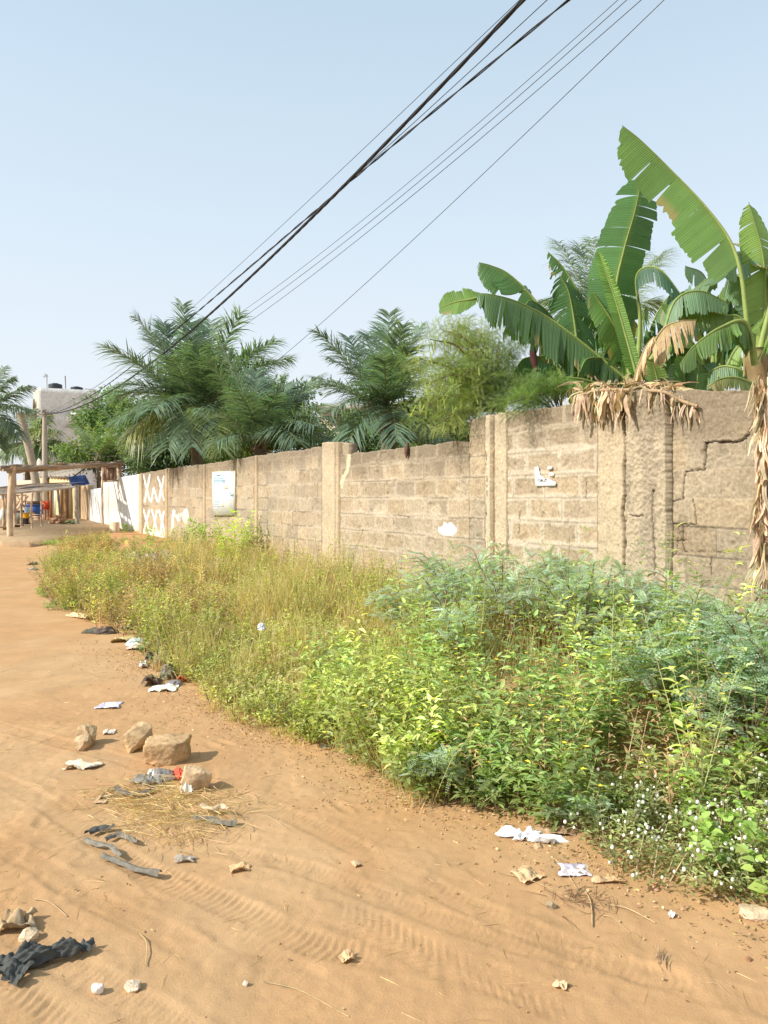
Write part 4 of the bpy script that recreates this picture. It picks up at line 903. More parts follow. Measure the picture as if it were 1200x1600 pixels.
for q in range(5):
    a = q * 1.2566; D = np.stack([np.full(n, math.cos(a)), np.full(n, math.sin(a)), np.full(n, .35)], 1) + rng.normal(0, .1, (n, 3))
    rhomb(mf, T, D, nrm(np.cross(D, [0, 0, 1.0])), .015, .012, cvar((.85, .72, .08), n, .08), fold=0)
P2 = scatter(260, 2.5, 6.0, mask(lambda px, py, Q, qe, P: yzone(px, py, Q, qe, P) & (Q > qe - .7)), pw=2)
weeds(ml, ms, P2, .24, 20, .055, .42, (.28, .36, .13), lean=.8, stemc=(.3, .3, .14), var=.3)
Pd = scatter(105, 3.2, 6.0, mask(lambda px, py, Q, qe, P: yzone(px, py, Q, qe, P)), pw=2)
weeds(ml, ms, Pd, .50, 30, .045, .25, (.60, .42, .24), lean=.4, stemc=(.50, .34, .2))
tag(ml.build("flowering_weeds", M_leaf), kind="stuff", label="lush leafy green weeds with tiny yellow flowers beside the sandy road", cat="weeds")
tag(ms.build("flowering_weed_stems", M_stem), kind="stuff")
tag(mf.build("yellow_flowers", M_cloth), kind="stuff")

# blue green legume shrubs against the tall wall
def legume(name, h, nb, seed, spread=.55, nl=17):
    root = thing(name, None, None, (0, 0, 0)); ml, ms = MB(), MB(); r = np.random.default_rng(seed)
    for k in range(nb):
        a = r.uniform(0, 6.28); o = np.array([math.cos(a), math.sin(a), 0]); hh = h * r.uniform(.55, 1.05); sp = spread * r.uniform(.4, 1.1)
        Q = crom([[0, 0, -.05], o * sp * .35 + [0, 0, hh * .6], o * sp * .75 + [0, 0, hh * .95], o * sp * 1.15 + [0, 0, hh * r.uniform(.85, 1.0)]], 24)
        Q = Q + np.cumsum(r.normal(0, .006, Q.shape), 0)
        tube(ms, Q, np.linspace(.007, .002, 24), 5, (.22, .16, .09))
        i = np.linspace(6, 23, nl).astype(int); P = Q[i]; T = nrm(np.gradient(Q, axis=0)[i]); S = nrm(np.cross(T, [0, 0, 1.0]))
        sg = np.where(np.arange(nl) % 2 == 0, 1, -1)[:, None]
        D = nrm(S * sg + T * .5 + np.array([0, 0, .10]) + r.normal(0, .16, (nl, 3)))
        Sd = nrm(np.cross(D, [0, 0, 1.0]) + r.normal(0, .12, (nl, 3)))
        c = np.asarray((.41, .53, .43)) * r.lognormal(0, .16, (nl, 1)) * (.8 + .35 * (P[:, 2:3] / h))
        sprigs(ml, P, D, Sd, r.uniform(.10, .16, nl), 9, .020, .0145, c, droop=.2, ang=.25, rach=(.25, .28, .12), rw=.003, wide=.55)
        i = r.integers(10, 24, 4); P = Q[i]; D = nrm(r.normal(0, 1, (4, 3)) + [0, 0, .6])
        sprigs(ml, P, D, perp(D), r.uniform(.10, .15, 4), 8, .020, .014, (.42, .55, .38), droop=.2, ang=.25, rach=(.25, .28, .12), rw=.003)
    ms.build("stem", M_stem, root); ml.build("foliage", M_leaf, root)
    return root
protos = [legume("legume_shrub", .80, 17, 71), legume("legume_shrub", .62, 16, 72, .50), legume("legume_shrub", .95, 15, 73, .62, 14), legume("legume_shrub", .5, 14, 74, .42)]
LG = "feathery blue green legume shrubs below the tall wall"
spots = [(705, 1010, 0, .85), (745, 985, 1, 1), (790, 1010, 0, 1), (800, 960, 2, .95), (850, 985, 1, 1.05), (880, 1030, 0, .95), (905, 960, 2, .9), (935, 1005, 0, 1), (985, 1040, 1, 1.05),
         (1000, 975, 2, .78), (1045, 1075, 0, .9), (1075, 1030, 1, 1), (1120, 1100, 0, .95), (1150, 1060, 1, 1), (1190, 1130, 0, .9), (1215, 1080, 1, 1), (725, 1050, 3, 1), (1100, 1150, 3, 1.1),
         (1170, 1190, 3, 1.1), (690, 965, 1, .9), (760, 940, 2, .8), (1235, 1170, 1, 1), (1000, 1095, 3, .9), (910, 1050, 0, 1), (720, 975, 0, .95), (775, 965, 1, 1), (835, 1010, 1, 1), (970, 1000, 0, .9), (1030, 1020, 1, .95), (1130, 1150, 1, .95), (640, 1000, 3, .9)]
fr = [(655, 1235, .5), (735, 1255, .55), (905, 1300, .35)]
used = set()
for j, (x, y, k, sc) in enumerate(spots + [(a, b, 3, c) for a, b, c in fr]):
    loc = G(x, y)
    if k in used: o = copy_tree(protos[k], loc, j * 1.9, sc)
    else:
        o = protos[k]; used.add(k); o.location = tuple(loc); o.rotation_euler = (0, 0, j * 1.9); o.scale = (sc,) * 3
    if j < len(spots): tag(o, "feathery blue green shrub of small rounded leaflets, one of the thicket under the tall wall", "shrub", LG)
    else: tag(o, ["low blue green sprig of paired leaflets at the road edge, leftmost of three", "low blue green sprig of paired leaflets in the middle of the leafy road edge",
                  "small blue green sprig of paired leaflets beside the white cloth"][j - len(spots)], "shrub", "low legume sprigs at the road edge")
# green creeper at the right end, by the foot of the wall
ml, ms = MB(), MB()
P = scatter(420, 4.3, 6.4, mask(lambda px, py, Q, qe, P: (px > 1010) & (Q < .75)), pw=2)
weeds(ml, ms, P, .55, 26, .045, .6, (.40, .47, .12), lean=.5)
P = scatter(120, 2.6, 5.2, mask(lambda px, py, Q, qe, P: (px > 1040) & (Q > 1.0) & (Q < 2.4)), pw=2)
weeds(ml, ms, P, .34, 14, .06, .85, (.34, .47, .13), lean=.5)
tag(ml.build("creeper", M_leaf), kind="stuff", label="broad leaved yellowish green creeper near the right edge", cat="creeper")
tag(ms.build("creeper_stems", M_stem), kind="stuff")
# low plants with white globe flowers, bottom right
ml, ms, mf = MB(), MB(), MB()
wz_c = lambda px, py, Q, qe, P: (px > 905 + 60 * vn(P[:, 0] * 4, P[:, 1] * 4, 9)) & (Q > np.interp(px, [900, 1000, 1100, 1300], [2.35, 2.15, 1.7, 1.5])) & (Q < qe)
P = scatter(900, 2.2, 4.2, mask(wz_c), pw=2)
A, h = weeds(ml, ms, P, .19, 18, .034, .42, (.30, .34, .15), lean=.65, stemc=(.4, .32, .18), var=.3)
k = rng.random(len(P)) < .62; T = (P + A * h[:, None] * 1.12)[k]
def balls(mb, T, r, col):
    n = len(T); r = r * rng.uniform(.75, 1.2, n)
    th = np.linspace(0, np.pi, 5)[1:-1]; ph = np.arange(6) * np.pi / 3
    dirs = [[0, 0, 1]] + [[math.sin(a) * math.cos(b), math.sin(a) * math.sin(b), math.cos(a)] for a in th for b in ph] + [[0, 0, -1]]
    dv = np.array(dirs) * [1, 1, 1.15]; V = T[:, None] + dv[None] * r[:, None, None]; m = len(dv)
    f3, f4 = [], []
    for b in range(6):
        f3.append([0, 1 + b, 1 + (b + 1) % 6]); f3.append([m - 1, m - 7 + (b + 1) % 6, m - 7 + b])
        for a in range(2): f4.append([1 + a * 6 + b, 7 + a * 6 + b, 7 + a * 6 + (b + 1) % 6, 1 + a * 6 + (b + 1) % 6])
    o = np.arange(n)[:, None, None] * m
    mb.add(V.reshape(-1, 3), [(np.array(f3)[None] + o).reshape(-1, 3), (np.array(f4)[None] + o).reshape(-1, 4)], np.repeat(cvar(col, n, .06, .02), m, 0))
balls(mf, T, .0068, (.80, .78, .68))
T2 = T[rng.integers(0, len(T), len(T) // 2)] + rng.normal(0, .03, (len(T) // 2, 3)); balls(mf, T2, .0055, (.78, .76, .66))
tag(ml.build("globe_flower_plants", M_leaf), kind="stuff", label="low spreading plants dotted with white globe flowers at bottom right", cat="flowers")
tag(ms.build("globe_flower_stems", M_stem), kind="stuff")
tag(mf.build("white_flowers", M_cloth, smooth=True), kind="stuff")
# low turf strip along the far road edge and on the bare earth
ml, ms = MB(), MB(); n = 1500
px = rng.uniform(-60, 300, n); py = np.where(px < 150, rng.uniform(843, 853, n), rng.uniform(842, 868, n)); k = (px < 150) | (rng.random(n) < .35)
P = np.array([G(a, b) for a, b in zip(px[k], py[k])]); weeds(ml, ms, P, .13, 14, .055, .4, (.28, .36, .15), lean=.9, rh=True)
px = np.r_[rng.uniform(62, 98, 60), rng.uniform(75, 122, 60)]; py = np.r_[rng.uniform(924, 936, 60), rng.uniform(944, 954, 60)]
P = np.array([G(a, b) for a, b in zip(px, py)]); weeds(ml, ms, P, .10, 16, .04, .45, (.25, .35, .15), lean=.9, rh=True)
tag(ml.build("ground_cover", M_leaf), kind="stuff", label="low green ground cover along the far edge of the road", cat="ground cover")
tag(ms.build("ground_cover_stems", M_stem), kind="stuff")
# separate bushes in front of the wall
def bush(label, x, y, d, h, w, nst, leafL, lw, col, seed):
    c = at(x, y, d); b = np.array([c[0], c[1], float(gz(c[0], c[1]))]); root = thing("leafy_bush", label, "bush", b); ml, ms = MB(), MB()
    P = b + rng.normal(0, 1, (nst, 3)) * [w * .35, w * .35, 0]; weeds(ml, ms, P, h, 34, leafL, lw, col, lean=.32, stemc=(.3, .2, .1))
    ms.build("stem", M_stem, root); ml.build("foliage", M_leaf, root)
bush("bright yellow green bush of pointed leaves in front of the painted sign", 362, 840, 13.6, 1.05, .34, 9, .13, .38, (.44, .54, .11), 1)
bush("leafy bush against the wall joint just right of the painted sign", 388, 845, 13.3, .85, .3, 9, .11, .45, (.36, .42, .14), 2)
bush("small leaning bush of long green leaves left of the painted sign", 318, 850, 15.5, .75, .3, 8, .15, .35, (.33, .48, .14), 3)
bush("small dark green tuft at the edge of the rubble by the wall", 292, 872, 16.5, .40, .15, 5, .08, .5, (.18, .32, .10), 4)
bush("little green seedling on bare earth under the white crossed panel", 232, 868, 18.0, .42, .12, 5, .08, .45, (.3, .42, .13), 5)
bush("slim upright weed below the smear of white paint", 268, 868, 17, .40, .14, 5, .07, .45, (.32, .42, .14), 6)
bush("small plant at the foot of the concrete ramp post", 198, 843, 21, .32, .2, 5, .09, .45, (.27, .38, .13), 7)
# leaf litter and crumbs on the soil at the edge of the weeds
mb = MB(); n = 3400; Y = rng.uniform(2.2, 7.5, n); Q = qedge(Y) + rng.normal(.0, .16, n) - .02; X = 5.745 - .5847 * Y - Q / .8633
Z = gz(X, Y) + rng.uniform(.002, .018, n); P = np.stack([X, Y, Z], 1)
D = rvec(n, -.25, .35); rhomb(mb, P, D, perp(D), rng.uniform(.006, .026, n), rng.uniform(.004, .012, n), cvar((.46, .32, .18), n, .35, .1), fold=.3)
n = 350; Y = rng.uniform(2.0, 7.5, n); X = rng.uniform(-1, 1, n) * Y * .52; P = np.stack([X, Y, gz(X, Y) + .006], 1); k = wd(X, Y) > 2.5; P = P[k]; n = len(P)
D = rvec(n, -.1, .15); rhomb(mb, P, D, perp(D), rng.uniform(.006, .02, n), rng.uniform(.003, .008, n), cvar((.40, .27, .15), n, .4, .1), fold=.3)
tag(mb.build("leaf_litter", M_dry), kind="stuff", label="dry leaf crumbs scattered along the edge of the weeds", cat="litter")
mb = MB(); n = 700; Y = rng.uniform(2.0, 8, n); Q = qedge(Y) + np.abs(rng.normal(0, .35, n)) - .1; X = 5.745 - .5847 * Y - Q / .8633; P = np.stack([X, Y, gz(X, Y) + .004], 1)
balls(mb, P, .004, (.50, .33, .18)); tag(mb.build("gravel", M_rock), kind="stuff", label="tiny clods and pebbles on the sandy soil", cat="gravel")

# ------------------------------------------------------------------ far left: ramp, gate, shelters, shop
A1 = at(187, 824, 24.4); A2 = at(180, 824.5, 22.3); B1 = at(45, 846, 19.4)
poly = np.array([A1, A2, (A2 * .5 + B1 * .5) + [0, -.15, .0], B1, [-13.5, 20.6, .33], [-30, 30, .40], [-38, 60, .62], [-19, 52, .62], [-13.5, 34.5, .60]])[::-1]
mb = MB(); n = len(poly); low = poly.copy(); low[:, 2] = -.3
mb.add(np.concatenate([poly, low]), [np.arange(n)[None][:, ::1]] + [np.array([i, i + n, (i + 1) % n + n, (i + 1) % n]) for i in range(n)], lerp((.66, .46, .27), (.52, .28, .14), np.r_[np.zeros(n), np.ones(n)]))
tag(mb.build("pavement", M_conc), kind="structure")
mb = MB(); p = at(179, 845, 22.0); box(mb, (p[0] - .11, p[1] - .1, p[2] - .2), (p[0] + .11, p[1] + .12, at(179, 816, 22)[2]), (.62, .48, .32))
tag(mb.build("concrete_stub", M_conc, loc=p), "short pale concrete stub at the corner of the raised ramp", "post")

def slab(mb, p, q, z0, z1, th, col, nu=14, nz=10, nz1=None):
    p = np.asarray(p, float)[:2]; q = np.asarray(q, float)[:2]; d = nrm(q - p); nn = np.array([d[1], -d[0]])
    if nn @ (-p) < 0: nn = -nn
    nz1 = z1 if nz1 is None else nz1
    u = np.linspace(0, 1, nu)[None]; v = np.linspace(0, 1, nz)[:, None]
    X = p[0] + (q[0] - p[0]) * u + 0 * v; Y = p[1] + (q[1] - p[1]) * u + 0 * v; Z = z0 + (z1 + (nz1 - z1) * u - z0) * v
    k = .01 * (fbm(X * 3 + Y * 3, Z * 3, 31, 2) - .5)
    F = np.stack([X + nn[0] * k, Y + nn[1] * k, Z], -1).reshape(-1, 3); Bk = np.stack([X - nn[0] * th, Y - nn[1] * th, Z], -1).reshape(-1, 3); o = nu * nz
    i = (np.arange(nz - 1)[:, None] * nu + np.arange(nu - 1)[None]).reshape(-1)
    j = np.arange(nu - 1) + (nz - 1) * nu; a = np.arange(nz - 1) * nu; b = a + nu - 1
    C = lerp(col, np.asarray(col) * .78, ss(.5, .75, fbm(X * 2 + Y, Z * 2, 33, 3)))
    mb.add(np.concatenate([F, Bk]), [np.stack([i, i + 1, i + nu + 1, i + nu], 1), np.stack([o + i, o + i + nu, o + i + nu + 1, o + i + 1], 1),
           np.stack([j, j + 1, j + 1 + o, j + o], 1), np.stack([a, a + nu, a + nu + o, a + o], 1), np.stack([b, b + o, b + nu + o, b + nu], 1)], np.concatenate([C.reshape(-1, 3)] * 2))
def zz(y, d): return EYE - (y - HY) / FPX * d
def xy(x, d): return np.array([(x - CX) / FPX * d, d])
gt = thing("gate_wall", "whitewashed wall that steps back beside the shelter, shaded return and bright far panel", "wall", (*xy(160, 27.6), .5))
mb = MB(); slab(mb, xy(184.5, 24.75), xy(161, 27.8), .2, zz(746, 24.7), .14, (.66, .62, .56), nz1=zz(755, 27.8)); mb.build("return_panel", M_white, gt)  # return face is whitewash too; its shade is painted in as a greyer base
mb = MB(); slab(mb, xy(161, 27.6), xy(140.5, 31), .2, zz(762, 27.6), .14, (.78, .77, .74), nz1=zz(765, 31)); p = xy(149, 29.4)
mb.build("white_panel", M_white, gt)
mb = MB(); slab(mb, xy(140.3, 31), xy(122, 34), .2, zz(758, 31), .14, (.50, .36, .22), nz1=zz(759, 34)); mb.build("block_panel", M_block, gt)

# big stick shelter
sh = thing("stick_shelter", "rough wooden shelter with a flat plank roof on crooked poles beside the white wall", "shelter", (*xy(16, 21.2), .35))
FL, FR = at(6, 728, 20.6), at(193, 720.5, 25.0); BLc, BRc = FL + [-.5, 1.5, .06], FR + [-.8, 1.5, .04]
mb = MB(); 
for k in [q for q in range(26) if q % 5 != 3 or q > 16]:                                        # roof boards and sheets, uneven at the front edge
    a, b = k / 26, (k + .92) / 26; f0 = FL * (1 - a) + FR * a; f1 = FL * (1 - b) + FR * b; g0 = BLc * (1 - a) + BRc * a; g1 = BLc * (1 - b) + BRc * b; dp = 1.0 if k < 13 else .22; g0 = f0 + (g0 - f0) * dp; g1 = f1 + (g1 - f1) * dp
    e = rng.uniform(-.22, .05); z = rng.uniform(0, .02) + .02 * math.sin(k * .8)
    v = np.array([f0 + [0, e, z], f1 + [0, e + rng.uniform(-.05, .05), z], g1 + [0, 0, z], g0 + [0, 0, z]]); v2 = v - [0, 0, rng.uniform(.03, .06)]
    mb.add(np.concatenate([v, v2]), np.array([[0, 1, 2, 3], [7, 6, 5, 4], [0, 4, 5, 1], [1, 5, 6, 2], [2, 6, 7, 3], [3, 7, 4, 0]]), np.asarray((.42, .33, .24)) * rng.uniform(.7, 1.35))
mb.build("roof", M_wood, sh)
def pole(mb, a, b, r0, r1, col, wob=.02, n=12):
    P = crom([a, (np.asarray(a) + b) / 2 + rng.normal(0, wob, 3), b], n); P = P + rng.normal(0, wob * .15, P.shape)
    tube(mb, P, np.linspace(r0, r1, n) * (1 + .08 * rng.normal(0, 1, n)), 7, np.asarray(col) * (1 + .2 * rng.normal(0, 1, (n, 1))))
for a, b, r0 in ((FL + [0, -.1, -.10], FR + [0, -.12, -.08], .055), (FL + [.1, .02, -.17], FR + [-.6, .02, -.17], .045), (BLc + [0, 0, -.1], BRc + [0, 0, -.1], .06), ((FL + BLc) / 2 - [0, 0, .1], (FR + BRc) / 2 - [0, 0, .1], .05),
                 (FL + [0, -.1, -.1], BLc - [0, 0, .1], .05), (FR + [0, 0, -.1], BRc - [0, 0, .1], .05)):
    m = MB(); pole(m, a, b, r0, r0 * .8, (.36, .25, .17), .06, 20); m.build("beam", M_wood, sh, smooth=True)
for (x0, y0, x1, y1, d, r0) in ((21, 728, 16, 842, 20.8, .085), (15, 732, 13, 818, 24.2, .055), (23, 732, 24, 816, 24.5, .06), (187.5, 722, 188, 746, 25.0, .09), (160.5, 728, 161.5, 822, 26.6, .04)):
    m = MB(); pole(m, at(x1, y1, d) - [0, 0, .15], at(x0, y0, d), r0, r0 * .85, (.50, .38, .26), .03); m.build("post", M_wood, sh, smooth=True)
mb = MB()
for k in range(7): x = 162 + k * 3.1; beam(mb, at(x, 729, 24.4 + .05 * (k % 2)), at(x + rng.uniform(-.5, .5), 751 + rng.uniform(-1, 1), 24.4 + .05 * (k % 2)), .068, .02, np.asarray((.34, .23, .16)) * rng.uniform(.7, 1.2), up=(0, 1, 0))
beam(mb, at(161, 752, 24.3), at(184, 751, 24.3), .05, .05, (.40, .28, .18)); beam(mb, at(161, 730, 24.3), at(184, 729, 24.3), .05, .05, (.36, .26, .18))
mb.build("plank_panel", M_wood, sh)

# lower lean-to of sticks
lt = thing("low_shelter", "low lean-to of loose sticks and blue sheet on thin poles behind the big stick shelter", "shelter", (*xy(60, 27), .45))
mb = MB()
for k in range(15):
    d = 24 + k * .42; y0 = 776 - k * .9 + rng.uniform(-1, 1); y1 = 761 - k * .6 + rng.uniform(-1, 1)
    pole(mb, at(-25 + rng.uniform(-5, 5), y0, d), at(128 + rng.uniform(-9, 5), y1, d + 4), .035, .025, np.asarray((.42, .34, .26)) * rng.uniform(.7, 1.4), .05)
mb.build("roof_sticks", M_wood, lt)
def rag(mb, P0, U, V, nu, nv, amp, col, seed, fr=3.0, col2=None, outline=.0):
    r = np.random.default_rng(seed); u, v = np.meshgrid(np.linspace(0, 1, nu), np.linspace(0, 1, nv)); U = np.asarray(U, float); V = np.asarray(V, float); W = nrm(np.cross(U, V)); W = W * np.sign(W[2] if abs(W[2]) > .2 else 1)
    s1 = r.uniform(0, 50); z = amp * (1.1 * np.abs(fbm(u * fr * .8 + s1, v * fr * .8, seed, 1) - .5) * 2 + .45 * np.abs(fbm(u * fr * 2.2 + s1, v * fr * 1.6, seed + 7, 2) - .5) * 2) * (.35 + .65 * np.sin(np.pi * np.clip(u, 0, 1)) ** .5) + amp * .22 * (fbm(u * fr * 4 + s1, v * fr * 4, seed + 31, 2) - .5)
    ed = 1 + outline * (fbm(np.arctan2(v - .5, u - .5) * 1.6 + s1, u * 0, seed + 1, 3) - .5) * 2
    uu = (u - .5) * ed + .06 * (fbm(u * 4, v * 4 + s1, seed + 2) - .5) * (outline > 0); vv = (v - .5) * ed + .06 * (fbm(u * 4 + 7, v * 4 + s1, seed + 3) - .5) * (outline > 0)
    P = np.asarray(P0) + U * uu[..., None] + V * vv[..., None] + W * z[..., None]
    C = np.broadcast_to(np.asarray(col, float), (nv, nu, 3)) * (1 + .1 * r.normal(0, 1, (nv, nu, 1)))
    if col2 is not None: C = lerp(C, col2, ss(.5, .56, fbm(u * 3.2 + s1, v * 3.2, seed + 5, 2)))
    i = (np.arange(nv - 1)[:, None] * nu + np.arange(nu - 1)[None]).reshape(-1)
    mb.add(P.reshape(-1, 3), np.stack([i, i + 1, i + nu + 1, i + nu], 1), C.reshape(-1, 3))
mb = MB(); p = at(78, 759, 27.5); rag(mb, p, at(128, 754, 29) - at(18, 766, 26), [.2, .7, .05], 30, 12, .03, (.16, .18, .30), 5, col2=(.40, .38, .36)); mb.build("blue_sheet", M_plas, lt, smooth=True)
for (x0, y0, x1, y1, d, r0, c) in ((4, 772, 5, 824, 24, .045, (.45, .33, .22)), (9, 772, 9, 820, 25.5, .05, (.42, .3, .2)), (34, 770, 33, 819, 25, .045, (.5, .36, .24)), (51, 768, 50, 823, 24.4, .035, (.55, .4, .26)), (65, 767, 65, 818, 26, .03, (.45, .33, .22)),
                              (90, 764, 95, 810, 29, .05, (.22, .19, .16)), (119, 757, 121, 819, 27.5, .085, (.30, .26, .21)), (101, 760, 103, 812, 31, .05, (.30, .17, .09))):
    m = MB(); pole(m, at(x1, y1, d) - [0, 0, .1], at(x0, y0, d), r0, r0 * .9, c); m.build("post", M_wood, lt, smooth=True)
mb = MB(); rag(mb, at(123, 751, 29), [.60, .2, .08], [.15, .1, -.36], 16, 12, .16, (.05, .09, .24), 8)
tag(mb.build("blue_tarpaulin", M_plas, smooth=True, loc=at(124, 757, 29)), "crumpled bright blue tarpaulin bundled on the corner of the low lean-to", "tarpaulin")

# cream shop front
sp = thing("shop_building", "cream painted low shop with brown door frames and a corrugated roof behind the lean-to", "building", (*xy(90, 35), .5))
mb = MB(); slab(mb, xy(118, 33.2), xy(60, 36.5), .3, zz(747, 33.2), .2, (.66, .52, .27), nz1=zz(745, 36.5)); slab(mb, xy(60, 36.5), xy(20, 37.5), .3, zz(750, 36.5), .2, (.52, .42, .30)); mb.build("wall", M_paint, sp)
for x, c, w in ((86, (.74, .72, .62), 12), (100, (.60, .47, .24), 8), (110, (.58, .45, .24), 10)):
    t_ = (118 - x) / 58; d = 33.2 + t_ * 3.3 - .12; m = MB(); m_w = w / FPX * d
    p = xy(x, d); box(m, (p[0] - m_w / 2, p[1] - .03, .45), (p[0] + m_w / 2, p[1] + .03, zz(758, d)), c); dr = m.build("door", M_paint, sp)
    for s_ in (-1, 1):
        m = MB(); box(m, (p[0] + s_ * m_w / 2 - .05, p[1] - .07, .45), (p[0] + s_ * m_w / 2 + .05, p[1] - .034, zz(757, d)), (.28, .15, .08)); m.build("frame", M_wood, dr)
mb = MB(); r0 = at(60, 738, 37.5); r1 = at(121, 737, 33.4); n = 60; u = np.linspace(0, 1, n)[:, None]; e = r0 * (1 - u) + r1 * u; zc = .05 * np.sin(np.arange(n) * 1.6)[:, None] * [0, 0, 1]
a = e + zc + [0, -.5, -.22]; b = e + zc + [-1.0, 3.5, .35]; V = np.concatenate([a, b, a - [0, 0, .04], b - [0, 0, .04]]); i = np.arange(n - 1)
mb.add(V, [np.stack([i, i + 1, i + 1 + n, i + n], 1), np.stack([2 * n + i, 3 * n + i, 3 * n + i + 1, 2 * n + i + 1], 1), np.stack([i, i + 2 * n, i + 1 + 2 * n, i + 1], 1)], (.42, .36, .29)); mb.build("roof", M_conc, sp)

# things under the shelters
def simple(name, label, cat, x, y, d, fn, mat, group=None, smooth=False):
    p = at(x, y, d); mb = MB(); fn(mb, p); o = mb.build(name, mat, loc=p, smooth=smooth); return tag(o, label, cat, group)
def lathe(mb, p, prof, col, sides=16):
    prof = np.asarray(prof, float); th = np.arange(sides) * 2 * np.pi / sides; n = len(prof)
    V = np.stack([p[0] + prof[:, :1] * np.cos(th), p[1] + prof[:, :1] * np.sin(th), p[2] + prof[:, 1:] + 0 * th], -1).reshape(-1, 3)
    i = np.arange(n - 1)[:, None] * sides; j = np.arange(sides)[None]; k = (j + 1) % sides
    mb.add(V, np.stack([i + j, i + k, i + sides + k, i + sides + j], -1).reshape(-1, 4), col)
tub = lambda r, h, c: (lambda mb, p: lathe(mb, p, [(0, 0), (r * .8, 0), (r * .84, h * .1), (r * .95, h * .85), (r, h * .93), (r * 1.06, h * .95), (r * 1.06, h), (r * .93, h), (r * .85, h * .5), (0, h * .45)], c))
simple("basin", "black plastic basin under a yellow tub in the lean-to", "basin", 44, 819, 26.2, tub(.16, .22, (.03, .03, .035)), M_plas)
simple("tub", "yellow plastic tub stacked on the black basin", "tub", 44, 810, 26.2, tub(.20, .20, (.62, .33, .03)), M_plas)
simple("bucket", "blue and white bucket on top of the yellow tub", "bucket", 43.5, 801.5, 26.2, tub(.12, .2, (.35, .50, .72)), M_plas)
simple("storage_box", "dark blue plastic barrel box behind the yellow tub", "box", 53, 806, 28.5, lambda mb, p: (box(mb, p + [-.26, -.2, 0], p + [.26, .2, .38], (.06, .12, .36)), box(mb, p + [-.28, -.22, .385], p + [.28, .22, .43], (.05, .10, .30)), box(mb, p + [-.2, -.15, .435], p + [.2, .15, .56], (.16, .11, .07))), M_plas)
simple("cabinet", "grey green metal cabinet standing under the low stick roof", "cabinet", 31, 821, 26.4, lambda mb, p: (box(mb, p + [-.22, -.2, .06], p + [.22, .2, .50], (.20, .22, .18)), box(mb, p + [-.25, -.23, .505], p + [.25, .23, .54], (.45, .32, .2)), [box(mb, p + [a, -.19, 0], p + [a + .05, -.14, .058], (.15, .12, .1)) for a in (-.2, .15)]), M_paint)
def rack(mb, p):
    for a, b in (((-.22, 0, 0), (.1, 0, .5)), ((.22, 0, 0), (-.1, 0, .5)), ((-.2, 0, 0), (-.2, 0, .55)), ((.2, 0, 0), (.2, 0, .55)), ((-.22, 0, .3), (.22, 0, .3)), ((-.22, 0, .52), (.22, 0, .52)), ((-.2, .2, 0), (.2, .2, .5))): beam(mb, p + a, p + np.array(b), .04, .04, np.asarray((.42, .26, .15)) * rng.uniform(.8, 1.2), up=(0, 1, .1))
simple("wooden_rack", "broken wooden rack of crossed laths on the grey green cabinet", "rack", 31, 797, 26.4, rack, M_wood)
def bricks(mb, p):
    for k, (a, b, c) in enumerate(((-.22, 0, 0), (.02, 0, 0), (.22, .05, 0), (-.1, 0, .12), (.13, .02, .12), (.05, 0, .24))): box(mb, p + [a - .11, b - .09, c], p + [a + .11, b + .09, c + .11], np.asarray((.33, .19, .11)) * rng.uniform(.8, 1.2), rz=rng.uniform(-.2, .2))
simple("brick_stack", "small stack of brown bricks beside the lean-to post", "bricks", 91, 819, 28, bricks, M_rock)
simple("sack", "flat green sack heap on the ramp by the cream doors", "sack", 108, 819.5, 27.5, lambda mb, p: rag(mb, p + [0, 0, .02], [.55, 0, 0], [0, .4, 0], 14, 10, .13, (.12, .15, .06), 21), M_cloth, smooth=True)
simple("bowl", "small dark bowl on the ramp at the foot of the front post", "bowl", 27, 824, 22.0, tub(.09, .07, (.09, .05, .03)), M_plas)
simple("plastic_bag", "pale bluish plastic bag hanging by the left edge under the lean-to", "bag", 6, 800, 24.6, lambda mb, p: (lathe(mb, p, [(0, -.28), (.10, -.26), (.15, -.15), (.13, 0), (.06, .12), (.02, .2), (.01, .33)], (.55, .66, .66), 11)), M_plas, smooth=True)
simple("chair", "small orange red plastic chair behind the leaning pole", "chair", 68, 812, 29, lambda mb, p: ([tube(mb, [p + [a, b, 0], p + [a, b, .36]], .02, 5, (.55, .10, .04)) for a in (-.13, .13) for b in (-.13, .13)], box(mb, p + [-.17, -.17, .362], p + [.17, .17, .39], (.6, .11, .04)), box(mb, p + [-.17, .14, .40], p + [.17, .17, .72], (.58, .10, .04))), M_plas)
simple("bench", "low plank bench lying at the left edge on the ramp", "bench", 4, 828, 21.8, lambda mb, p: (beam(mb, p + [-.5, 0, .09], p + [.22, 0, .07], .2, .04, (.40, .24, .14)), beam(mb, p + [-.4, 0, 0], p + [-.4, 0, .06], .16, .05, (.3, .2, .12), up=(0, 1, 0)), beam(mb, p + [.1, 0, 0], p + [.1, 0, .05], .16, .05, (.3, .2, .12), up=(0, 1, 0))), M_wood)
simple("wooden_stool", "pale slatted stool frame in front of the leaning pole", "stool", 57, 817, 25.4, lambda mb, p: ([beam(mb, p + [a, b, 0], p + [a * .9, b, .28], .03, .03, (.62, .42, .28), up=(0, 1, 0)) for a in (-.2, .2) for b in (-.08, .08)], [beam(mb, p + [-.2, -.08, z], p + [.2, -.08, z], .03, .03, (.6, .42, .28)) for z in (.1, .2, .28)]), M_wood)

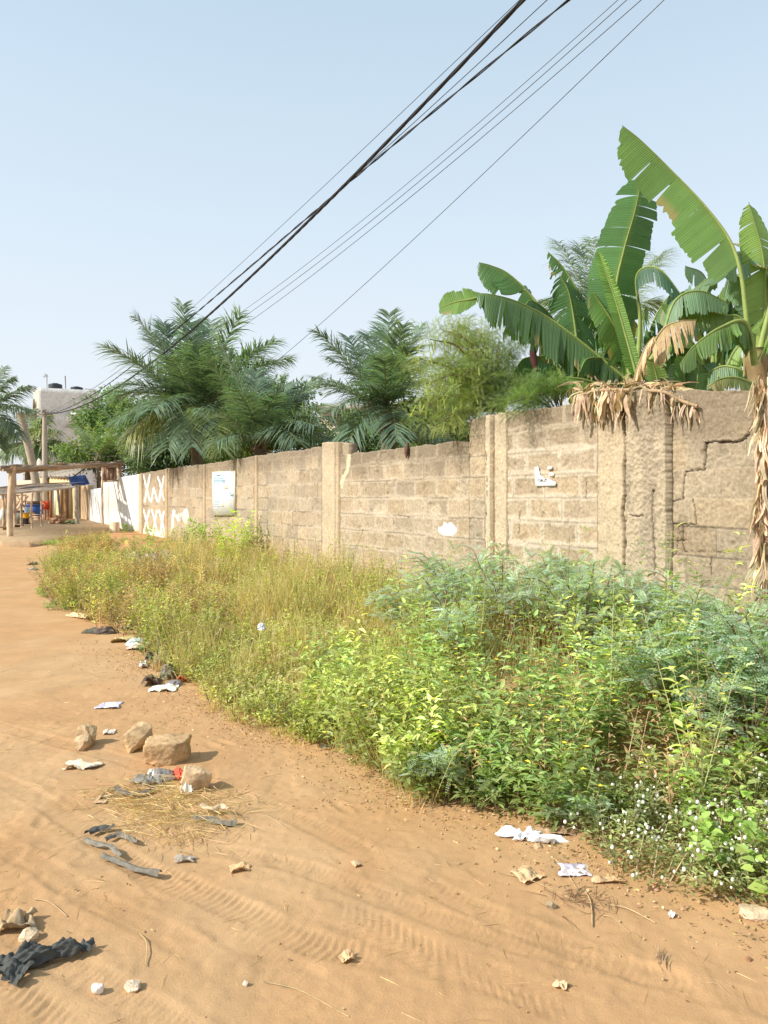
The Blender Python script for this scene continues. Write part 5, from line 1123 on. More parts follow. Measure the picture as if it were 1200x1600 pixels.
# poles
up_ = thing("utility_pole", "slim concrete utility pole with a crossarm where the power lines end", "utility pole", at(71, 814, 35.5))
mb = MB(); tube(mb, crom([at(71, 820, 35.5), at(70, 730, 35.5), at(70, 640, 35.5)], 12), np.linspace(.15, .10, 12), 10, (.42, .36, .30)); mb.build("pole", M_conc, up_, smooth=True)
mb = MB(); beam(mb, at(58, 646, 35.4), at(82, 647, 35.4), .07, .07, (.28, .24, .20)); mb.build("crossarm", M_wood, up_)
for x in (60, 66, 74, 80): m = MB(); lathe(m, at(x, 645, 35.4), [(0, 0), (.03, 0), (.05, .04), (.03, .06), (.045, .09), (0, .12)], (.35, .33, .30), 8); m.build("insulator", M_tank, up_, smooth=True)
mb = MB(); a, b = at(62, 818, 33), at(32, 645, 33); tube(mb, crom([a, a * .6 + b * .4 + [.15, 0, 0], b], 18), np.linspace(.20, .15, 18), 9, (.40, .33, .25))
tag(mb.build("leaning_pole", M_wood, loc=a, smooth=True), "stout grey wooden pole leaning left through the stick shelters", "pole")

# unfinished concrete building with roof tanks
D0 = 64.
bd = thing("concrete_building", "unfinished grey concrete building with black water tanks on its flat roof", "building", (*xy(90, D0), .4))
def wallbox(mb, x0, x1, d, depth, ytop, zb, col): p, q = xy(x0, d), xy(x1, d); box(mb, (p[0], p[1], zb), (q[0], p[1] + depth, zz(ytop, d)), col)
mb = MB(); p0, p1, p2 = xy(60, D0), xy(150, D0 + 1.5), xy(52.5, D0 + 6)
slab(mb, p0, p1, .3, zz(605.5, D0), .25, (.58, .58, .56), 20, 30, nz1=zz(610, D0 + 1.5)); mb.build("front_wall", M_conc, bd)
mb = MB(); slab(mb, p2, p0, .3, zz(614, D0 + 6), .25, (.66, .58, .42), 8, 30, nz1=zz(605.5, D0)); mb.build("side_wall", M_conc, bd)
q1 = xy(150, D0 + 8); mb = MB(); mb.add([[*p0, zz(607, D0)], [*p1, zz(611, D0 + 1.5)], [*q1, zz(613, D0 + 8)], [*p2, zz(615.5, D0 + 6)]], np.array([[0, 1, 2, 3]]), (.4, .38, .35)); slab(mb, q1, p2, .3, zz(613, D0 + 8), .2, (.45, .43, .4)); slab(mb, p1, q1, .3, zz(611, D0 + 1.5), .2, (.45, .43, .4)); mb.build("roof", M_conc, bd)
mb = MB(); wallbox(mb, 36, 56, D0 + 2, 6, 645, .3, (.42, .36, .33)); wallbox(mb, 34.5, 57, D0 + 1.7, 6.5, 644.2, zz(646.5, D0 + 1.7), (.33, .29, .27)); mb.build("side_wing", M_conc, bd)
mb = MB(); box(mb, (*xy(103, D0 - .05), zz(668, D0)), (xy(127, D0)[0], D0 + .1, zz(650.5, D0)), (.20, .19, .17)); w_ = mb.build("window", M_conc, bd)
mb = MB(); box(mb, (*xy(111, D0 - .7), zz(650, D0)), (xy(128, D0)[0], D0 + .05, zz(646.5, D0)), (.80, .80, .80)); mb.build("awning", M_white, bd)
mb = MB(); p = (p0 + p2) / 2 + [-.05, -.03]; th = np.linspace(0, 2 * np.pi, 13)[:-1]; dd = nrm(p2 - p0); c = np.array([*p, zz(635, D0 + 3)]); nn = np.array([-dd[1], dd[0]]); nn = nn if nn @ -p > 0 else -nn
V = np.array([c + np.array([*(dd * math.cos(a) * .9), math.sin(a) * (.45 + .2 * math.sin(a))]) + [*nn * .15, 0] for a in th]); mb.add(np.concatenate([V, V - [*nn * .1, 0]]), [np.arange(12)[None]] + [np.array([k, k + 12, (k + 1) % 12 + 12, (k + 1) % 12]) for k in range(12)], (.12, .08, .06)); mb.build("opening", M_conc, bd)
for (x, yb, w, h, lb) in ((86.5, 608, 21, 8.6, "larger left one of two black roof tanks, beside the antenna mast"), (120, 611, 19, 6.5, "smaller right one of two black roof tanks")):
    d = D0 + 2.2; s_ = d / FPX; r_ = w * s_ / 2; hh = h * s_
    simple("water_tank", lb, "water tank", x, yb, d, lambda mb, p: lathe(mb, p, [(0, 0), (r_ * .95, 0)] + [(r_ * (1.0 if k % 2 else .93), hh * .86 * (k + 1) / 9) for k in range(8)] + [(r_ * .8, hh * .9), (r_ * .45, hh * .97), (r_ * .4, hh * 1.06), (0, hh * 1.08)], (.045, .055, .065), 20), M_tank, group="roof tanks")
simple("tv_antenna", "thin television antenna mast with crossed rods left of the roof tanks", "antenna", 73.3, 608, D0 + 1, lambda mb, p: (tube(mb, [p, p + [0, 0, 1.25]], .035, 5, (.30, .28, .26)), [tube(mb, [p + [-.35 + .08 * k, 0, 1.05 + .07 * k], p + [.12 - .05 * k, 0, 1.10 + .07 * k]], .02, 4, (.35, .33, .3)) for k in range(4)], tube(mb, [p + [-.2, 0, .95], p + [-.15, 0, 1.35]], .02, 4, (.35, .33, .3))), M_cable)
simple("roof_rod", "plain steel rod standing between the two roof tanks", "rod", 102.3, 611, D0 + 1, lambda mb, p: tube(mb, [p, p + [0, 0, .6], p + [-.03, 0, 1.3]], .045, 5, (.25, .22, .2)), M_cable)
simple("roof_rail", "thin rail along the right end of the flat concrete roof", "rail", 132, 609.5, D0 + 1.4, lambda mb, p: tube(mb, [p + [0, 0, .1], p + [.6, 0, .05], p + [1.1, 0, 0], p + [1.12, 0, -.25]], .03, 5, (.25, .22, .2)), M_cable)
hs = thing("house", "low grey brown house whose flat concrete roof shows between the palms", "building", (*xy(540, 27), .4))
mb = MB(); wallbox(mb, 498, 700, 27, 6, 650, .2, (.45, .38, .30)); mb.build("wall", M_conc, hs)
mb = MB(); box(mb, (xy(492, 26.5)[0], 26.4, zz(640, 26.5)), (xy(708, 26.5)[0], 33.6, zz(632.5, 26.5)), (.42, .37, .31)); mb.build("roof", M_conc, hs)
mb = MB(); box(mb, (xy(530, 26.9)[0], 26.9, zz(690, 27)), (xy(560, 27)[0], 27.05, zz(658, 27)), (.12, .10, .09)); mb.build("window", M_conc, hs)

# ------------------------------------------------------------------ overhead lines
PA = xy(70, 35.4); PB = np.array([1.55, 7.6])
def wire(label, pts, rad, B=PB, A=PA, t1=1.12, twist=0, col=(.03, .03, .035), name="power_cable", t0=0.0):
    ts, zs = [], []; pts = list(pts) + [(71, 646)]
    for x, y in pts:
        m = (x - CX) / FPX; dA = A - B
        t = (A[0] - m * A[1]) / ((A[0] - B[0]) - m * (A[1] - B[1])); Yv = A[1] + (B[1] - A[1]) * t
        ts.append(t); zs.append(zz(y, Yv))
    # in the vertical plane through A and B the line hangs as a smooth curve through the seen points
    ts, zs = np.array(ts), np.array(zs); k = np.polyfit(ts, zs, min(3 if len(ts) > 4 else 2, len(ts) - 1))
    t = np.linspace(t0, t1, 160); XYp = A[None] * (1 - t[:, None]) + B[None] * t[:, None]; P = np.concatenate([XYp, np.polyval(k, t)[:, None]], 1)
    mb = MB()
    if twist:
        L = np.r_[0, np.cumsum(np.linalg.norm(np.diff(P, axis=0), axis=1))]; t2 = np.linspace(0, L[-1], 900); Pp = np.stack([np.interp(t2, L, P[:, q]) for q in range(3)], 1)
        for q in range(twist):
            a = t2 * 5.0 + q * 2 * np.pi / twist + 1.5 * np.sin(t2 * .9); T = nrm(np.gradient(Pp, axis=0)); S = nrm(np.cross(T, [0, 0, 1.0])); U = np.cross(S, T)
            tube(mb, Pp + (S * np.cos(a)[:, None] + U * np.sin(a)[:, None]) * rad * 1.05, rad, 6, col)
    else: tube(mb, P, rad, 6, col)
    return tag(mb.build(name, M_cable, loc=P[0], smooth=True), label, "cable")
F0 = [(105, 645), (200, 592)]
wire("thickest black twisted cable bundle crossing the sky", [(819, 0), (663, 157), (520, 309), (400, 428), (320, 497), (200, 592), (115, 640)], .012, twist=4)
wire("thin wire just left of the thick black bundle", [(807, 0), (673, 140), (520, 275), (367, 420), (313, 470), (196, 570)], .0038, B=PB + [-.05, 0], name="power_line")
wire("second thin wire running close under the thick bundle", [(850, 0), (727, 118), (567, 268), (450, 372), (307, 481), (200, 572)], .0045, B=PB + [.15, 0], name="power_line")
wire("medium black cable pair right of the thick bundle", [(886, 0), (740, 122), (620, 223), (533, 298), (420, 392), (307, 486), (205, 574)], .0085, B=PB + [.35, 0], twist=2)
wire("leftmost of the three parallel thin grey lines", [(968, 0), (780, 161), (673, 255), (540, 368), (380, 485)], .004, B=PB + [.9, .3], name="power_line", col=(.10, .10, .11))
wire("middle of the three parallel thin grey lines", [(982, 0), (800, 156), (673, 267), (550, 372), (387, 490)], .0045, B=PB + [1.0, .3], name="power_line", col=(.08, .08, .09))
wire("rightmost of the three parallel thin grey lines", [(1003, 0), (767, 202), (673, 280), (550, 384), (383, 507)], .0045, B=PB + [1.1, .3], name="power_line", col=(.08, .08, .09))
wire("lone thin line lowest and farthest right in the sky", [(1040, 0), (833, 193), (633, 387), (540, 473), (433, 563)], .0045, B=PB + [1.3, .3], name="power_line", col=(.08, .08, .09))

# ------------------------------------------------------------------ signs and papers on the wall
def wpt(x, y, off): return np.r_[WP(x, off), wz(x, y, off)]
def wrect(mb, x0, y0, x1, y1, off, th, col, ny=None):
    """flat board parallel to the wall, its corners given by the photo's pixels"""
    a, b = WP(x0, off), WP(x1, off); za, zb = (wz(x0, y0, off), wz(x1, ny if ny is not None else y0, off)), (wz(x0, y1, off), wz(x1, y1, off))
    v = np.array([[*a, zb[0]], [*b, zb[1]], [*b, za[1]], [*a, za[0]]]); w = v - WN * th
    mb.add(np.concatenate([v, w]), np.array([[0, 1, 2, 3], [7, 6, 5, 4], [0, 4, 5, 1], [1, 5, 6, 2], [2, 6, 7, 3], [3, 7, 4, 0]]), col)
def wtext(s, x, y, off, h, col_mat, parent, name="lettering", squeeze=1.0):
    cu = bpy.data.curves.new(name, 'FONT'); cu.body = s; cu.size = h; cu.extrude = .0015; o = bpy.data.objects.new("tmp", cu); COL.objects.link(o)
    me = bpy.data.meshes.new_from_object(o.evaluated_get(bpy.context.evaluated_depsgraph_get())); bpy.data.objects.remove(o); bpy.data.curves.remove(cu)
    co = np.zeros(len(me.vertices) * 3); me.vertices.foreach_get("co", co); co = co.reshape(-1, 3)
    P = wpt(x, y, off) - ORG[parent.name] + co[:, :1] * -WT * squeeze + co[:, 1:2] * np.array([0, 0, 1.0]) + co[:, 2:] * WN
    me.vertices.foreach_set("co", P.astype(np.float32).ravel()); me.name = name
    a = me.color_attributes.new("Col", 'FLOAT_COLOR', 'POINT'); a.data.foreach_set("color", np.tile([*col_mat, 1.0], len(co)).astype(np.float32)); me.update()
    me.materials.clear(); me.materials.append(M_paint); t = bpy.data.objects.new(name, me); COL.objects.link(t); t.parent = parent; return t
sg = thing("painted_sign", "tall white painted sign with faded blue text lines on the block wall", "sign", wpt(350, 805, .03))
m = MB(); wrect(m, 366.3, 735.5, 331.5, 805.5, .040, .03, (.74, .68, .52), ny=737.5); m.build("border", M_paint, sg)
m = MB(); wrect(m, 365.2, 736.8, 333.2, 804.2, .046, .003, (.80, .81, .80), ny=738.8); bf = m.build("board", M_paint, sg)
BL1, BL2, DK = (.30, .50, .70), (.50, .68, .80), (.16, .20, .24)
m = MB(); wrect(m, 351.5, 740.5, 334.6, 754.5, .0485, .001, (.62, .75, .82)); wrect(m, 334.6, 741, 333.9, 757, .0495, .001, (.30, .42, .50)); wrect(m, 334.4, 765, 333.7, 773, .0495, .001, DK)
for y, x1, c in ((743.2, 350.5, BL1), (746.5, 350, BL2), (748, 348, BL1), (750.5, 351, BL1), (753.5, 350, BL2), (776.5, 342.5, BL1), (780, 341.5, BL2), (783.6, 342, BL1), (787.3, 341.5, BL1), (791.2, 343.5, BL1), (794.2, 340, BL2)):
    wrect(m, x1, y - .7, 334.8, y + .5, .0505, .001, c)
for y, c in ((773.8, BL2), (776, BL2), (778.4, BL2), (781, BL2)): wrect(m, 364.5, y - .4, 355.5, y + .4, .0505, .001, c)
wrect(m, 364.4, 771, 360, 775, .0515, .001, (.25, .38, .40)); wrect(m, 344, 741.5, 338.5, 743, .0515, .001, DK)
for x0, x1, y0, y1 in ((355, 355.8, 738, 746), (357, 360, 738, 739.5), (358.6, 359.3, 738, 746), (355, 357, 741.5, 742.5)): wrect(m, x1, y0, x0, y1, .0515, .001, (.45, .58, .60))
for k in range(13): x = 337 + k * 1.9; y = 770.5 + 1.5 * math.sin(k * 2.1); wrect(m, x + .55, y - rng.uniform(.8, 2.6), x, y + rng.uniform(.3, 1.2), .0515, .001, (.22, .30, .36) if k % 3 else (.10, .14, .16))
wrect(m, 356, 755, 350, 764, .0505, .001, (.78, .76, .50)); wrect(m, 349, 783, 345, 792, .0505, .001, (.78, .77, .55))
m.build("lettering", M_paint, sg)
nt_ = thing("paper_notice", "torn white paper notice with black handwriting glued on the tall wall", "notice", wpt(852, 759, .02))
def wpoly(mb, pts, off, col, th=.0015):
    v = np.array([wpt(x, y, off) for x, y in pts]); w = v - WN * th; n = len(v)
    mb.add(np.concatenate([v, w]), [np.arange(n)[None], (np.arange(n)[::-1] + n)[None]] + [np.array([i, i + n, (i + 1) % n + n, (i + 1) % n]) for i in range(n)], col)
m = MB(); wpoly(m, [(836, 759.5), (835.8, 729.5), (838.5, 730), (840, 728.3), (841.5, 733), (842.8, 737), (843.5, 742), (847, 745), (852, 748.5), (857, 747.5), (861, 750.5), (864, 752), (868.6, 753), (867.5, 759.6)], .024, (.82, .82, .81)); m.build("sheet", M_cloth, nt_)
m = MB(); wpoly(m, [(854, 731), (858, 728), (863, 729), (862, 733), (857, 735)], .022, (.72, .67, .58)); wpoly(m, [(857, 740), (861, 738), (866, 740), (864, 745), (858, 744)], .022, (.76, .74, .68)); m.build("torn_scrap", M_cloth, nt_)
wtext("TOBLIZS", 839.2, 752.8, .027, .036, (.05, .05, .05), nt_); wtext("ll", 840.0, 740.6, .027, .020, (.35, .35, .38), nt_)
mb = MB(); c = wpt(635, 700, .05); tube(mb, crom([wpt(636, 696, -.05), wpt(636, 700, .02), wpt(635.5, 706, .03), wpt(635, 714, .025)], 8), [.02, .03, .028, .008], 6, (.13, .07, .05)) if 0 else tube(mb, [wpt(637, 693, -.02), wpt(635.5, 700, .03), wpt(635.3, 708, .03), wpt(634.8, 716, .025)], [.018, .03, .028, .006], 6, (.13, .07, .05))
tag(mb.build("hanging_rag", M_cloth, loc=c, smooth=True), "small dark rag hanging from the top of the low wall", "rag")

# ------------------------------------------------------------------ rocks and litter
def rock(label, x0, y0, w, h, col, seed, cuts=16, tilt=(0, 0, 0), zdepth=.8, group="rocks on the sandy road", sink=.08, name="rock", cat="rock"):
    import bmesh
    r = np.random.default_rng(seed); g = G(x0, y0); s = g[1] / FPX; bm = bmesh.new(); bmesh.ops.create_icosphere(bm, subdivisions=5, radius=1)
    co = np.array([v.co[:] for v in bm.verts]); co = co / (np.max(np.abs(co), axis=1, keepdims=True) ** .75) * .9
    for k in range(cuts):
        nrmv = nrm(r.normal(0, 1, 3) * [1, 1, .8]); dcut = r.uniform(.70, .98); pr = co @ nrmv; co -= np.maximum(0, pr - dcut)[:, None] * nrmv
    co[:, 2] = np.maximum(co[:, 2], -.6)
    co += co * (.20 * (fbm(co[:, :1] * 1.6 + co[:, 1:2] + seed, co[:, 2:3] * 1.6 + co[:, 1:2], seed, 4) - .5) + .09 * (fbm(co[:, :1] * 9 + seed, co[:, 2:3] * 9 + co[:, 1:2] * 7, seed + 5, 3) - .5))
    lo, hi = co.min(0), co.max(0); co = (co - (lo + hi) / 2) / (hi - lo)
    co = co * np.array([w * s, w * s * zdepth, h * s]); a, b, c = tilt
    from mathutils import Euler
    Rm = np.array(Euler((a, b, c)).to_matrix()); co = co @ Rm.T
    co = co + g + [0, w * s * zdepth * .3, -co[:, 2].min() - sink * h * s]
    F = np.array([[v.index for v in f.verts] for f in bm.faces]); bm.free(); mb = MB()
    cc = lerp(col, np.asarray(col) * .75, ss(.45, .7, fbm(co[:, 0] * 14, co[:, 2] * 14 + co[:, 1] * 9, seed + 9, 3)))
    mb.add(co, F, cc); return tag(mb.build(name, M_rock, loc=g), label, cat, group)
RC = (.56, .375, .20)
rock("largest blocky tan rock of the cluster in the road", 257, 1194, 72, 40, RC, 41, zdepth=.7, tilt=(.04, .04, .15), cuts=8)
rock("angular rock left of the largest one, its flat face tilted up", 211, 1174, 50, 32, (.58, .40, .22), 2, tilt=(.1, -.28, .5))
rock("narrow upright rock at the back left of the cluster", 134, 1166, 30, 32, (.56, .40, .23), 3, zdepth=.9, tilt=(0, .2, -.3))
rock("wedge shaped rock leaning on the narrow upright one", 127, 1173, 27, 20, (.58, .41, .24), 4, tilt=(.2, .1, .5))
rock("pale pointed rock beside the red scrap, nearest the road edge", 303, 1238, 46, 36, (.62, .44, .26), 5, tilt=(0, .25, .4))
rock("pale stone half buried by the black bag at bottom left", 41, 1470, 30, 22, (.72, .57, .38), 6, sink=.3)
rock("small clay lump below the white cloth", 841, 1328, 14, 10, (.52, .36, .21), 7, sink=.2)
rock("flat stone at the bottom right edge of the frame", 1184, 1438, 46, 20, (.66, .50, .34), 8, sink=.35)
rock("small white pebble on the sand near the bottom", 150, 1553, 19, 12, (.80, .72, .62), 9)
rock("chalky little lump right of the white pebble", 205, 1548, 26, 13, (.74, .60, .44), 10, sink=.3)
rock("tiny pale pebble right of centre at the bottom", 383, 1541, 9, 8, (.78, .64, .48), 11)
rock("round brown clod on the sand right of the hedge corner", 1171, 1503, 9, 8, (.45, .25, .13), 12)
rock("grey brown clod lying under the straw sprig", 862, 1421, 16, 12, (.50, .40, .26), 13)
rock("broken grey brown lump in the rubbish row among the weeds", 252, 1040, 26, 22, (.34, .27, .20), 14)
def sheet(name, label, cat, x, y, wpx, hpx, col, hgt=.02, seed=0, rz=0., mat=None, col2=None, outl=.25, n=26, fr=3.0, lift=.004, group=None):
    g = G(x, y); s = g[1] / FPX; gs = (EYE / g[1]); W = wpx * s; Hh = hpx * s / max(.15, gs)
    c, sn = math.cos(rz), math.sin(rz); mb = MB(); rag(mb, g + [0, 0, lift], [W * c, W * sn, 0], [-Hh * sn, Hh * c, 0], n, n, hgt, col, seed + 900, col2=col2, outline=outl, fr=fr)
    o = mb.build(name, mat or M_plas, loc=g, smooth=True); md = o.modifiers.new("thickness", 'SOLIDIFY'); md.thickness = .0015
    return tag(o, label, cat, group)
BK = (.035, .037, .04); GY = (.17, .17, .15)
def bundle(mb, g, W, Dp, H, rz, col, seed, tilt=0., fold=1.0):
    """a scrunched bag: a closed flattened skin with sharp creases running along it"""
    th, ph = np.meshgrid(np.linspace(0, np.pi, 34), np.linspace(0, 2 * np.pi, 60, endpoint=False), indexing='ij')
    x = np.cos(th); y = np.sin(th) * np.cos(ph); z = np.sin(th) * np.sin(ph)
    cre = np.abs(fbm(ph * 1.9 + 1.2 * x + seed, x * 1.5 + seed, seed, 2) - .5) * 2 + .5 * np.abs(fbm(np.cos(ph) * 4 + x * 3, np.sin(ph) * 4 + seed, seed + 3, 2) - .5) * 2
    rr = .62 + .62 * fold * cre * np.sin(th) + .25 * (fbm(x * 2 + seed, ph * 0, seed + 5, 2) - .5)
    P = np.stack([x * (1 + .15 * (fbm(np.cos(ph) * 2 + seed, np.sin(ph) * 2, seed + 8, 2) - .5) * 3) * W / 2, y * rr * Dp / 2, np.maximum(z * rr, -.18) * H], -1)
    P[..., 2] += tilt * (P[..., 0] + W / 2); c, s = math.cos(rz), math.sin(rz)
    P = np.stack([P[..., 0] * c - P[..., 1] * s, P[..., 0] * s + P[..., 1] * c, P[..., 2] + .1 * H], -1) + g
    i = (np.arange(33)[:, None] * 60 + np.arange(60)[None]); j = np.arange(33)[:, None] * 60 + (np.arange(60)[None] + 1) % 60
    mb.add(P.reshape(-1, 3), np.stack([i, j, j + 60, i + 60], -1).reshape(-1, 4), np.asarray(col) * (1 + .25 * (fbm(x * 4 + seed, ph, seed + 11, 2).reshape(-1, 1) - .5)))
# black bag, bottom left: three crumpled wings
def bag(label, x, y, wpx, hpx, hgt, seed, col, blobs):
    g = G(x, y); s = g[1] / FPX; mb = MB(); r = np.random.default_rng(seed)
    for (u, v, wu, wv, rz, hh) in blobs:
        W = wu * s; Hh = wv * s / (EYE / g[1]); c, sn = math.cos(rz), math.sin(rz)
        rag(mb, g + [u * s, v * s / (EYE / g[1]), .004], [W * c, W * sn, hh * .3], [-Hh * sn, Hh * c, hh * .2], 18, 14, hh, col, int(r.integers(1, 9999)), outline=.5, fr=2.6)
    o = mb.build("plastic_bag", M_plas, loc=g, smooth=True); md = o.modifiers.new("thickness", 'SOLIDIFY'); md.thickness = .0015; return tag(o, label, "bag")
g = G(52, 1512); s_ = g[1] / FPX; mb = MB(); BKC = (.075, .078, .072)
bundle(mb, g + [-.01, .01, 0], 76 * s_, 28 * s_, .05, .36, BKC, 3, tilt=.12, fold=1.3)
bundle(mb, g + [.075, .05, .01], 58 * s_, 20 * s_, .04, .25, BKC, 9, tilt=.08, fold=1.3)
for (dx, dy, w, hgt, rz, sd) in ((-.06, -.03, 44, .03, -.6, 21), (-.02, -.06, 34, .03, 1.2, 22), (-.09, .01, 36, .025, .3, 23), (.13, .08, 30, .02, -.2, 24)):
    c, sn = math.cos(rz), math.sin(rz); W = w * s_; rag(mb, g + [dx, dy, .012], [W * c, W * sn, .01], [-W * .9 * sn, W * .9 * c, .0], 16, 16, hgt, BKC, sd, outline=.5, fr=2.5)
tag(mb.build("plastic_bag", M_plas, loc=g, smooth=True), "crumpled black plastic bag lying on the sand at the bottom left", "bag")
def strip(label, pts, wpx, col, seed, name="plastic_strip", lift=.012, mat=None):
    r = np.random.default_rng(seed); P = np.array([G(x, y) for x, y in pts]); P = crom(P, 34); s = P[0, 1] / FPX; T = nrm(np.gradient(P, axis=0)); S = nrm(np.cross(T, [0, 0, 1.0])); t = np.linspace(0, 1, 34); mb = MB()
    m = 7; rows = []
    for q in range(m):
        f = (q / (m - 1) - .5); w = wpx * s * (1 + .5 * (fbm(t * 7, t * 0 + seed, seed, 3) - .5)) * 1.05
        z = lift + .012 * (1 - (2 * f) ** 2) + .016 * np.abs(fbm(t * 3, t * 0 + q * .9, seed + 2, 2) - .5) * 2 * (.5 + fbm(t * 6, t * 0, seed + 1, 2))
        rows.append(P + S * (f * w)[:, None] + np.array([0, 0, 1.0]) * z[:, None])
    V = np.stack(rows, 1); i = (np.arange(33)[:, None] * m + np.arange(m - 1)[None]).reshape(-1)
    mb.add(V.reshape(-1, 3), np.stack([i, i + 1, i + m + 1, i + m], 1), np.asarray(col) * (1 + .25 * r.normal(0, 1, (34 * m, 1)).clip(-1.5, 1.5) * .5))
    return tag(mb.build(name, mat or M_plas, loc=P[0], smooth=True), label, "plastic strip")
strip("long twisted grey plastic strip pointing right on the sand", [(160, 1345), (185, 1352), (215, 1364), (250, 1372)], 11, (.17, .155, .125), 1)
strip("thin grey strip curving between the black scrap and the long strip", [(132, 1318), (150, 1325), (172, 1330), (190, 1345)], 8, (.21, .19, .15), 2)
strip("short frayed grey strip right of the curved one", [(164, 1318), (185, 1311), (205, 1317), (216, 1323)], 7, (.19, .17, .14), 3)
strip("dark crumpled strip left of the straw", [(136, 1309), (150, 1302), (165, 1300), (178, 1299)], 12, (.09, .088, .08), 4)
strip("dark rolled strip half covered by straw at the right of the heap", [(303, 1282), (325, 1284), (350, 1292), (370, 1291)], 13, (.20, .18, .14), 5)
strip("brown cloth strip ending at the edge of the rock cluster litter", [(180, 1236), (200, 1246), (225, 1244), (240, 1238)], 11, (.16, .14, .12), 6)
strip("pale twisted husk lying on the dark rolled strip", [(314, 1270), (330, 1276), (345, 1272), (358, 1277)], 8, (.60, .46, .30), 7, name="dry_husk", lift=.03, mat=M_dry)
strip("dark dead twig like strip at the corner of the leafy weeds", [(500, 1172), (512, 1171), (522, 1166), (530, 1164)], 5, (.09, .08, .07), 8)
S_ = sheet
S_("paper", "pale lilac paper lying flat beyond the rocks", "paper", 171, 1103, 34, 10, (.70, .68, .74), .012, 1, .15, M_cloth, col2=(.52, .50, .62))
S_("paper", "white printed paper on the sand right of the white cloth", "paper", 900, 1362, 52, 20, (.62, .58, .62), .014, 2, -.1, M_cloth, col2=(.46, .42, .50), outl=.35)
S_("white_cloth", "crumpled white cloth lying at the edge of the leafy weeds", "cloth", 828, 1312, 72, 15, (.76, .78, .80), .035, 3, -.15, M_cloth, outl=.9, n=44, fr=6.5)
S_("cardboard_piece", "folded cream cardboard beside the grey rubbish row", "cardboard", 257, 1077, 42, 10, (.78, .74, .60), .02, 4, .05, M_cloth, outl=.1)
def B_(name, label, cat, x, y, wpx, hpx, col, seed, rz=0., tilt=0., fold=1.0):
    g = G(x, y + hpx / 2); s = g[1] / FPX; mb = MB(); bundle(mb, g + [0, hpx * s * .3, 0], wpx * s * 1.1, hpx * s * 1.1, hpx * s * .75, rz, col, seed, tilt, fold)
    return tag(mb.build(name, M_plas, loc=g, smooth=True), label, cat)
B_("plastic_bag", "dark olive plastic bag bundle leftmost at the weed edge", "bag", 145, 985, 34, 10, (.13, .12, .09), 31, 0.0)
B_("plastic_bag", "dark brown bag lump between the leftmost bundle and the blue packet", "bag", 165, 984, 34, 14, (.12, .10, .085), 32, 0.1)
B_("plastic_packet", "white and blue plastic packet at the edge of the weeds", "packet", 214, 1001, 32, 16, (.62, .75, .80), 33, 0.1)
S_("plastic_packet", "small blue wrapper behind the white and blue packet", "packet", 200, 981, 12, 9, (.10, .20, .50), .06, 8, .1)
S_("plastic_packet", "pinkish grey scrap just below the white and blue packet", "packet", 216, 1012, 30, 9, (.62, .50, .46), .03, 9, .1)
B_("plastic_bag", "black and white striped bag scrunched against the weeds", "bag", 238, 1021, 22, 20, (.05, .05, .055), 34, 0.6)
S_("plastic_packet", "green wrapper left of the striped bag", "packet", 226, 1014, 16, 12, (.20, .42, .22), .05, 11, .3)
B_("plastic_bag", "grey brown bag fragment standing against the weeds above the cardboard", "bag", 262, 1048, 26, 26, (.20, .17, .13), 35, 0.8)
S_("plastic_bag", "dark twisted bag scrap left of the cardboard", "bag", 238, 1068, 28, 10, (.12, .085, .06), .06, 13, .2)
S_("cloth_scrap", "orange red cloth scrap behind the cardboard", "cloth", 287, 1062, 18, 11, (.62, .13, .04), .05, 14, .2, M_cloth)
B_("plastic_bag", "grey lilac plastic crumple between cardboard and orange scrap", "bag", 271, 1066, 26, 12, (.26, .24, .25), 36, 0.2)
B_("plastic_packet", "cream yellow wrapper among the weeds above the blue packet", "packet", 230, 988, 20, 14, (.66, .60, .32), 37, 0.4)
B_("plastic_packet", "pale lavender bag caught in the weeds above the striped bag", "packet", 245, 985, 18, 14, (.55, .54, .58), 38, 0.3)
S_("plastic_packet", "small white scrap below the striped bag", "packet", 224, 1041, 12, 9, (.78, .74, .72), .05, 18, .3)
S_("dry_leaf", "dry curled tan leaf near the left weed tuft", "dried leaf", 124, 965, 14, 10, (.72, .55, .34), .05, 19, .9, M_dry)
S_("dry_leaf", "yellowish dry leaf piece in front of the dark bags", "dried leaf", 192, 1001, 30, 8, (.62, .50, .27), .04, 20, .1, M_dry)
S_("cloth_scrap", "red plastic scrap wedged against the pale pointed rock", "cloth", 283, 1214, 17, 14, (.66, .10, .06), .05, 21, .5)
S_("plastic_bag", "grey blue plastic scraps with a white cap below the rocks", "bag", 240, 1222, 46, 20, (.23, .22, .20), .03, 22, .3, outl=.8, n=34, fr=6.)
S_("plastic_packet", "cream crumpled wrapper left of the largest rock", "packet", 128, 1199, 42, 11, (.66, .55, .40), .035, 23, -.1, col2=(.30, .28, .27), outl=.8)
S_("plastic_packet", "small white foam bit among the grey plastic scraps", "packet", 237, 1214, 14, 10, (.80, .72, .58), .03, 24, .3)
S_("plastic_packet", "folded pale paper ring behind the angular rock", "packet", 170, 1146, 18, 7, (.68, .60, .50), .02, 25, .3, M_cloth)
S_("plastic_packet", "white torn label leaning on the pale pointed rock", "packet", 293, 1238, 18, 12, (.72, .68, .60), .05, 26, .8, M_cloth)
S_("dry_leaf", "large fallen tan leaf below the straw heap", "dried leaf", 375, 1360, 30, 10, (.68, .46, .25), .02, 27, .2, M_dry)
S_("dry_leaf", "oval tan leaf left of the white printed paper", "dried leaf", 821, 1369, 36, 20, (.64, .45, .26), .02, 28, .5, M_dry)
S_("dry_leaf", "long pale husk right of the white printed paper", "dried leaf", 950, 1378, 50, 9, (.60, .42, .24), .02, 29, -.15, M_dry)
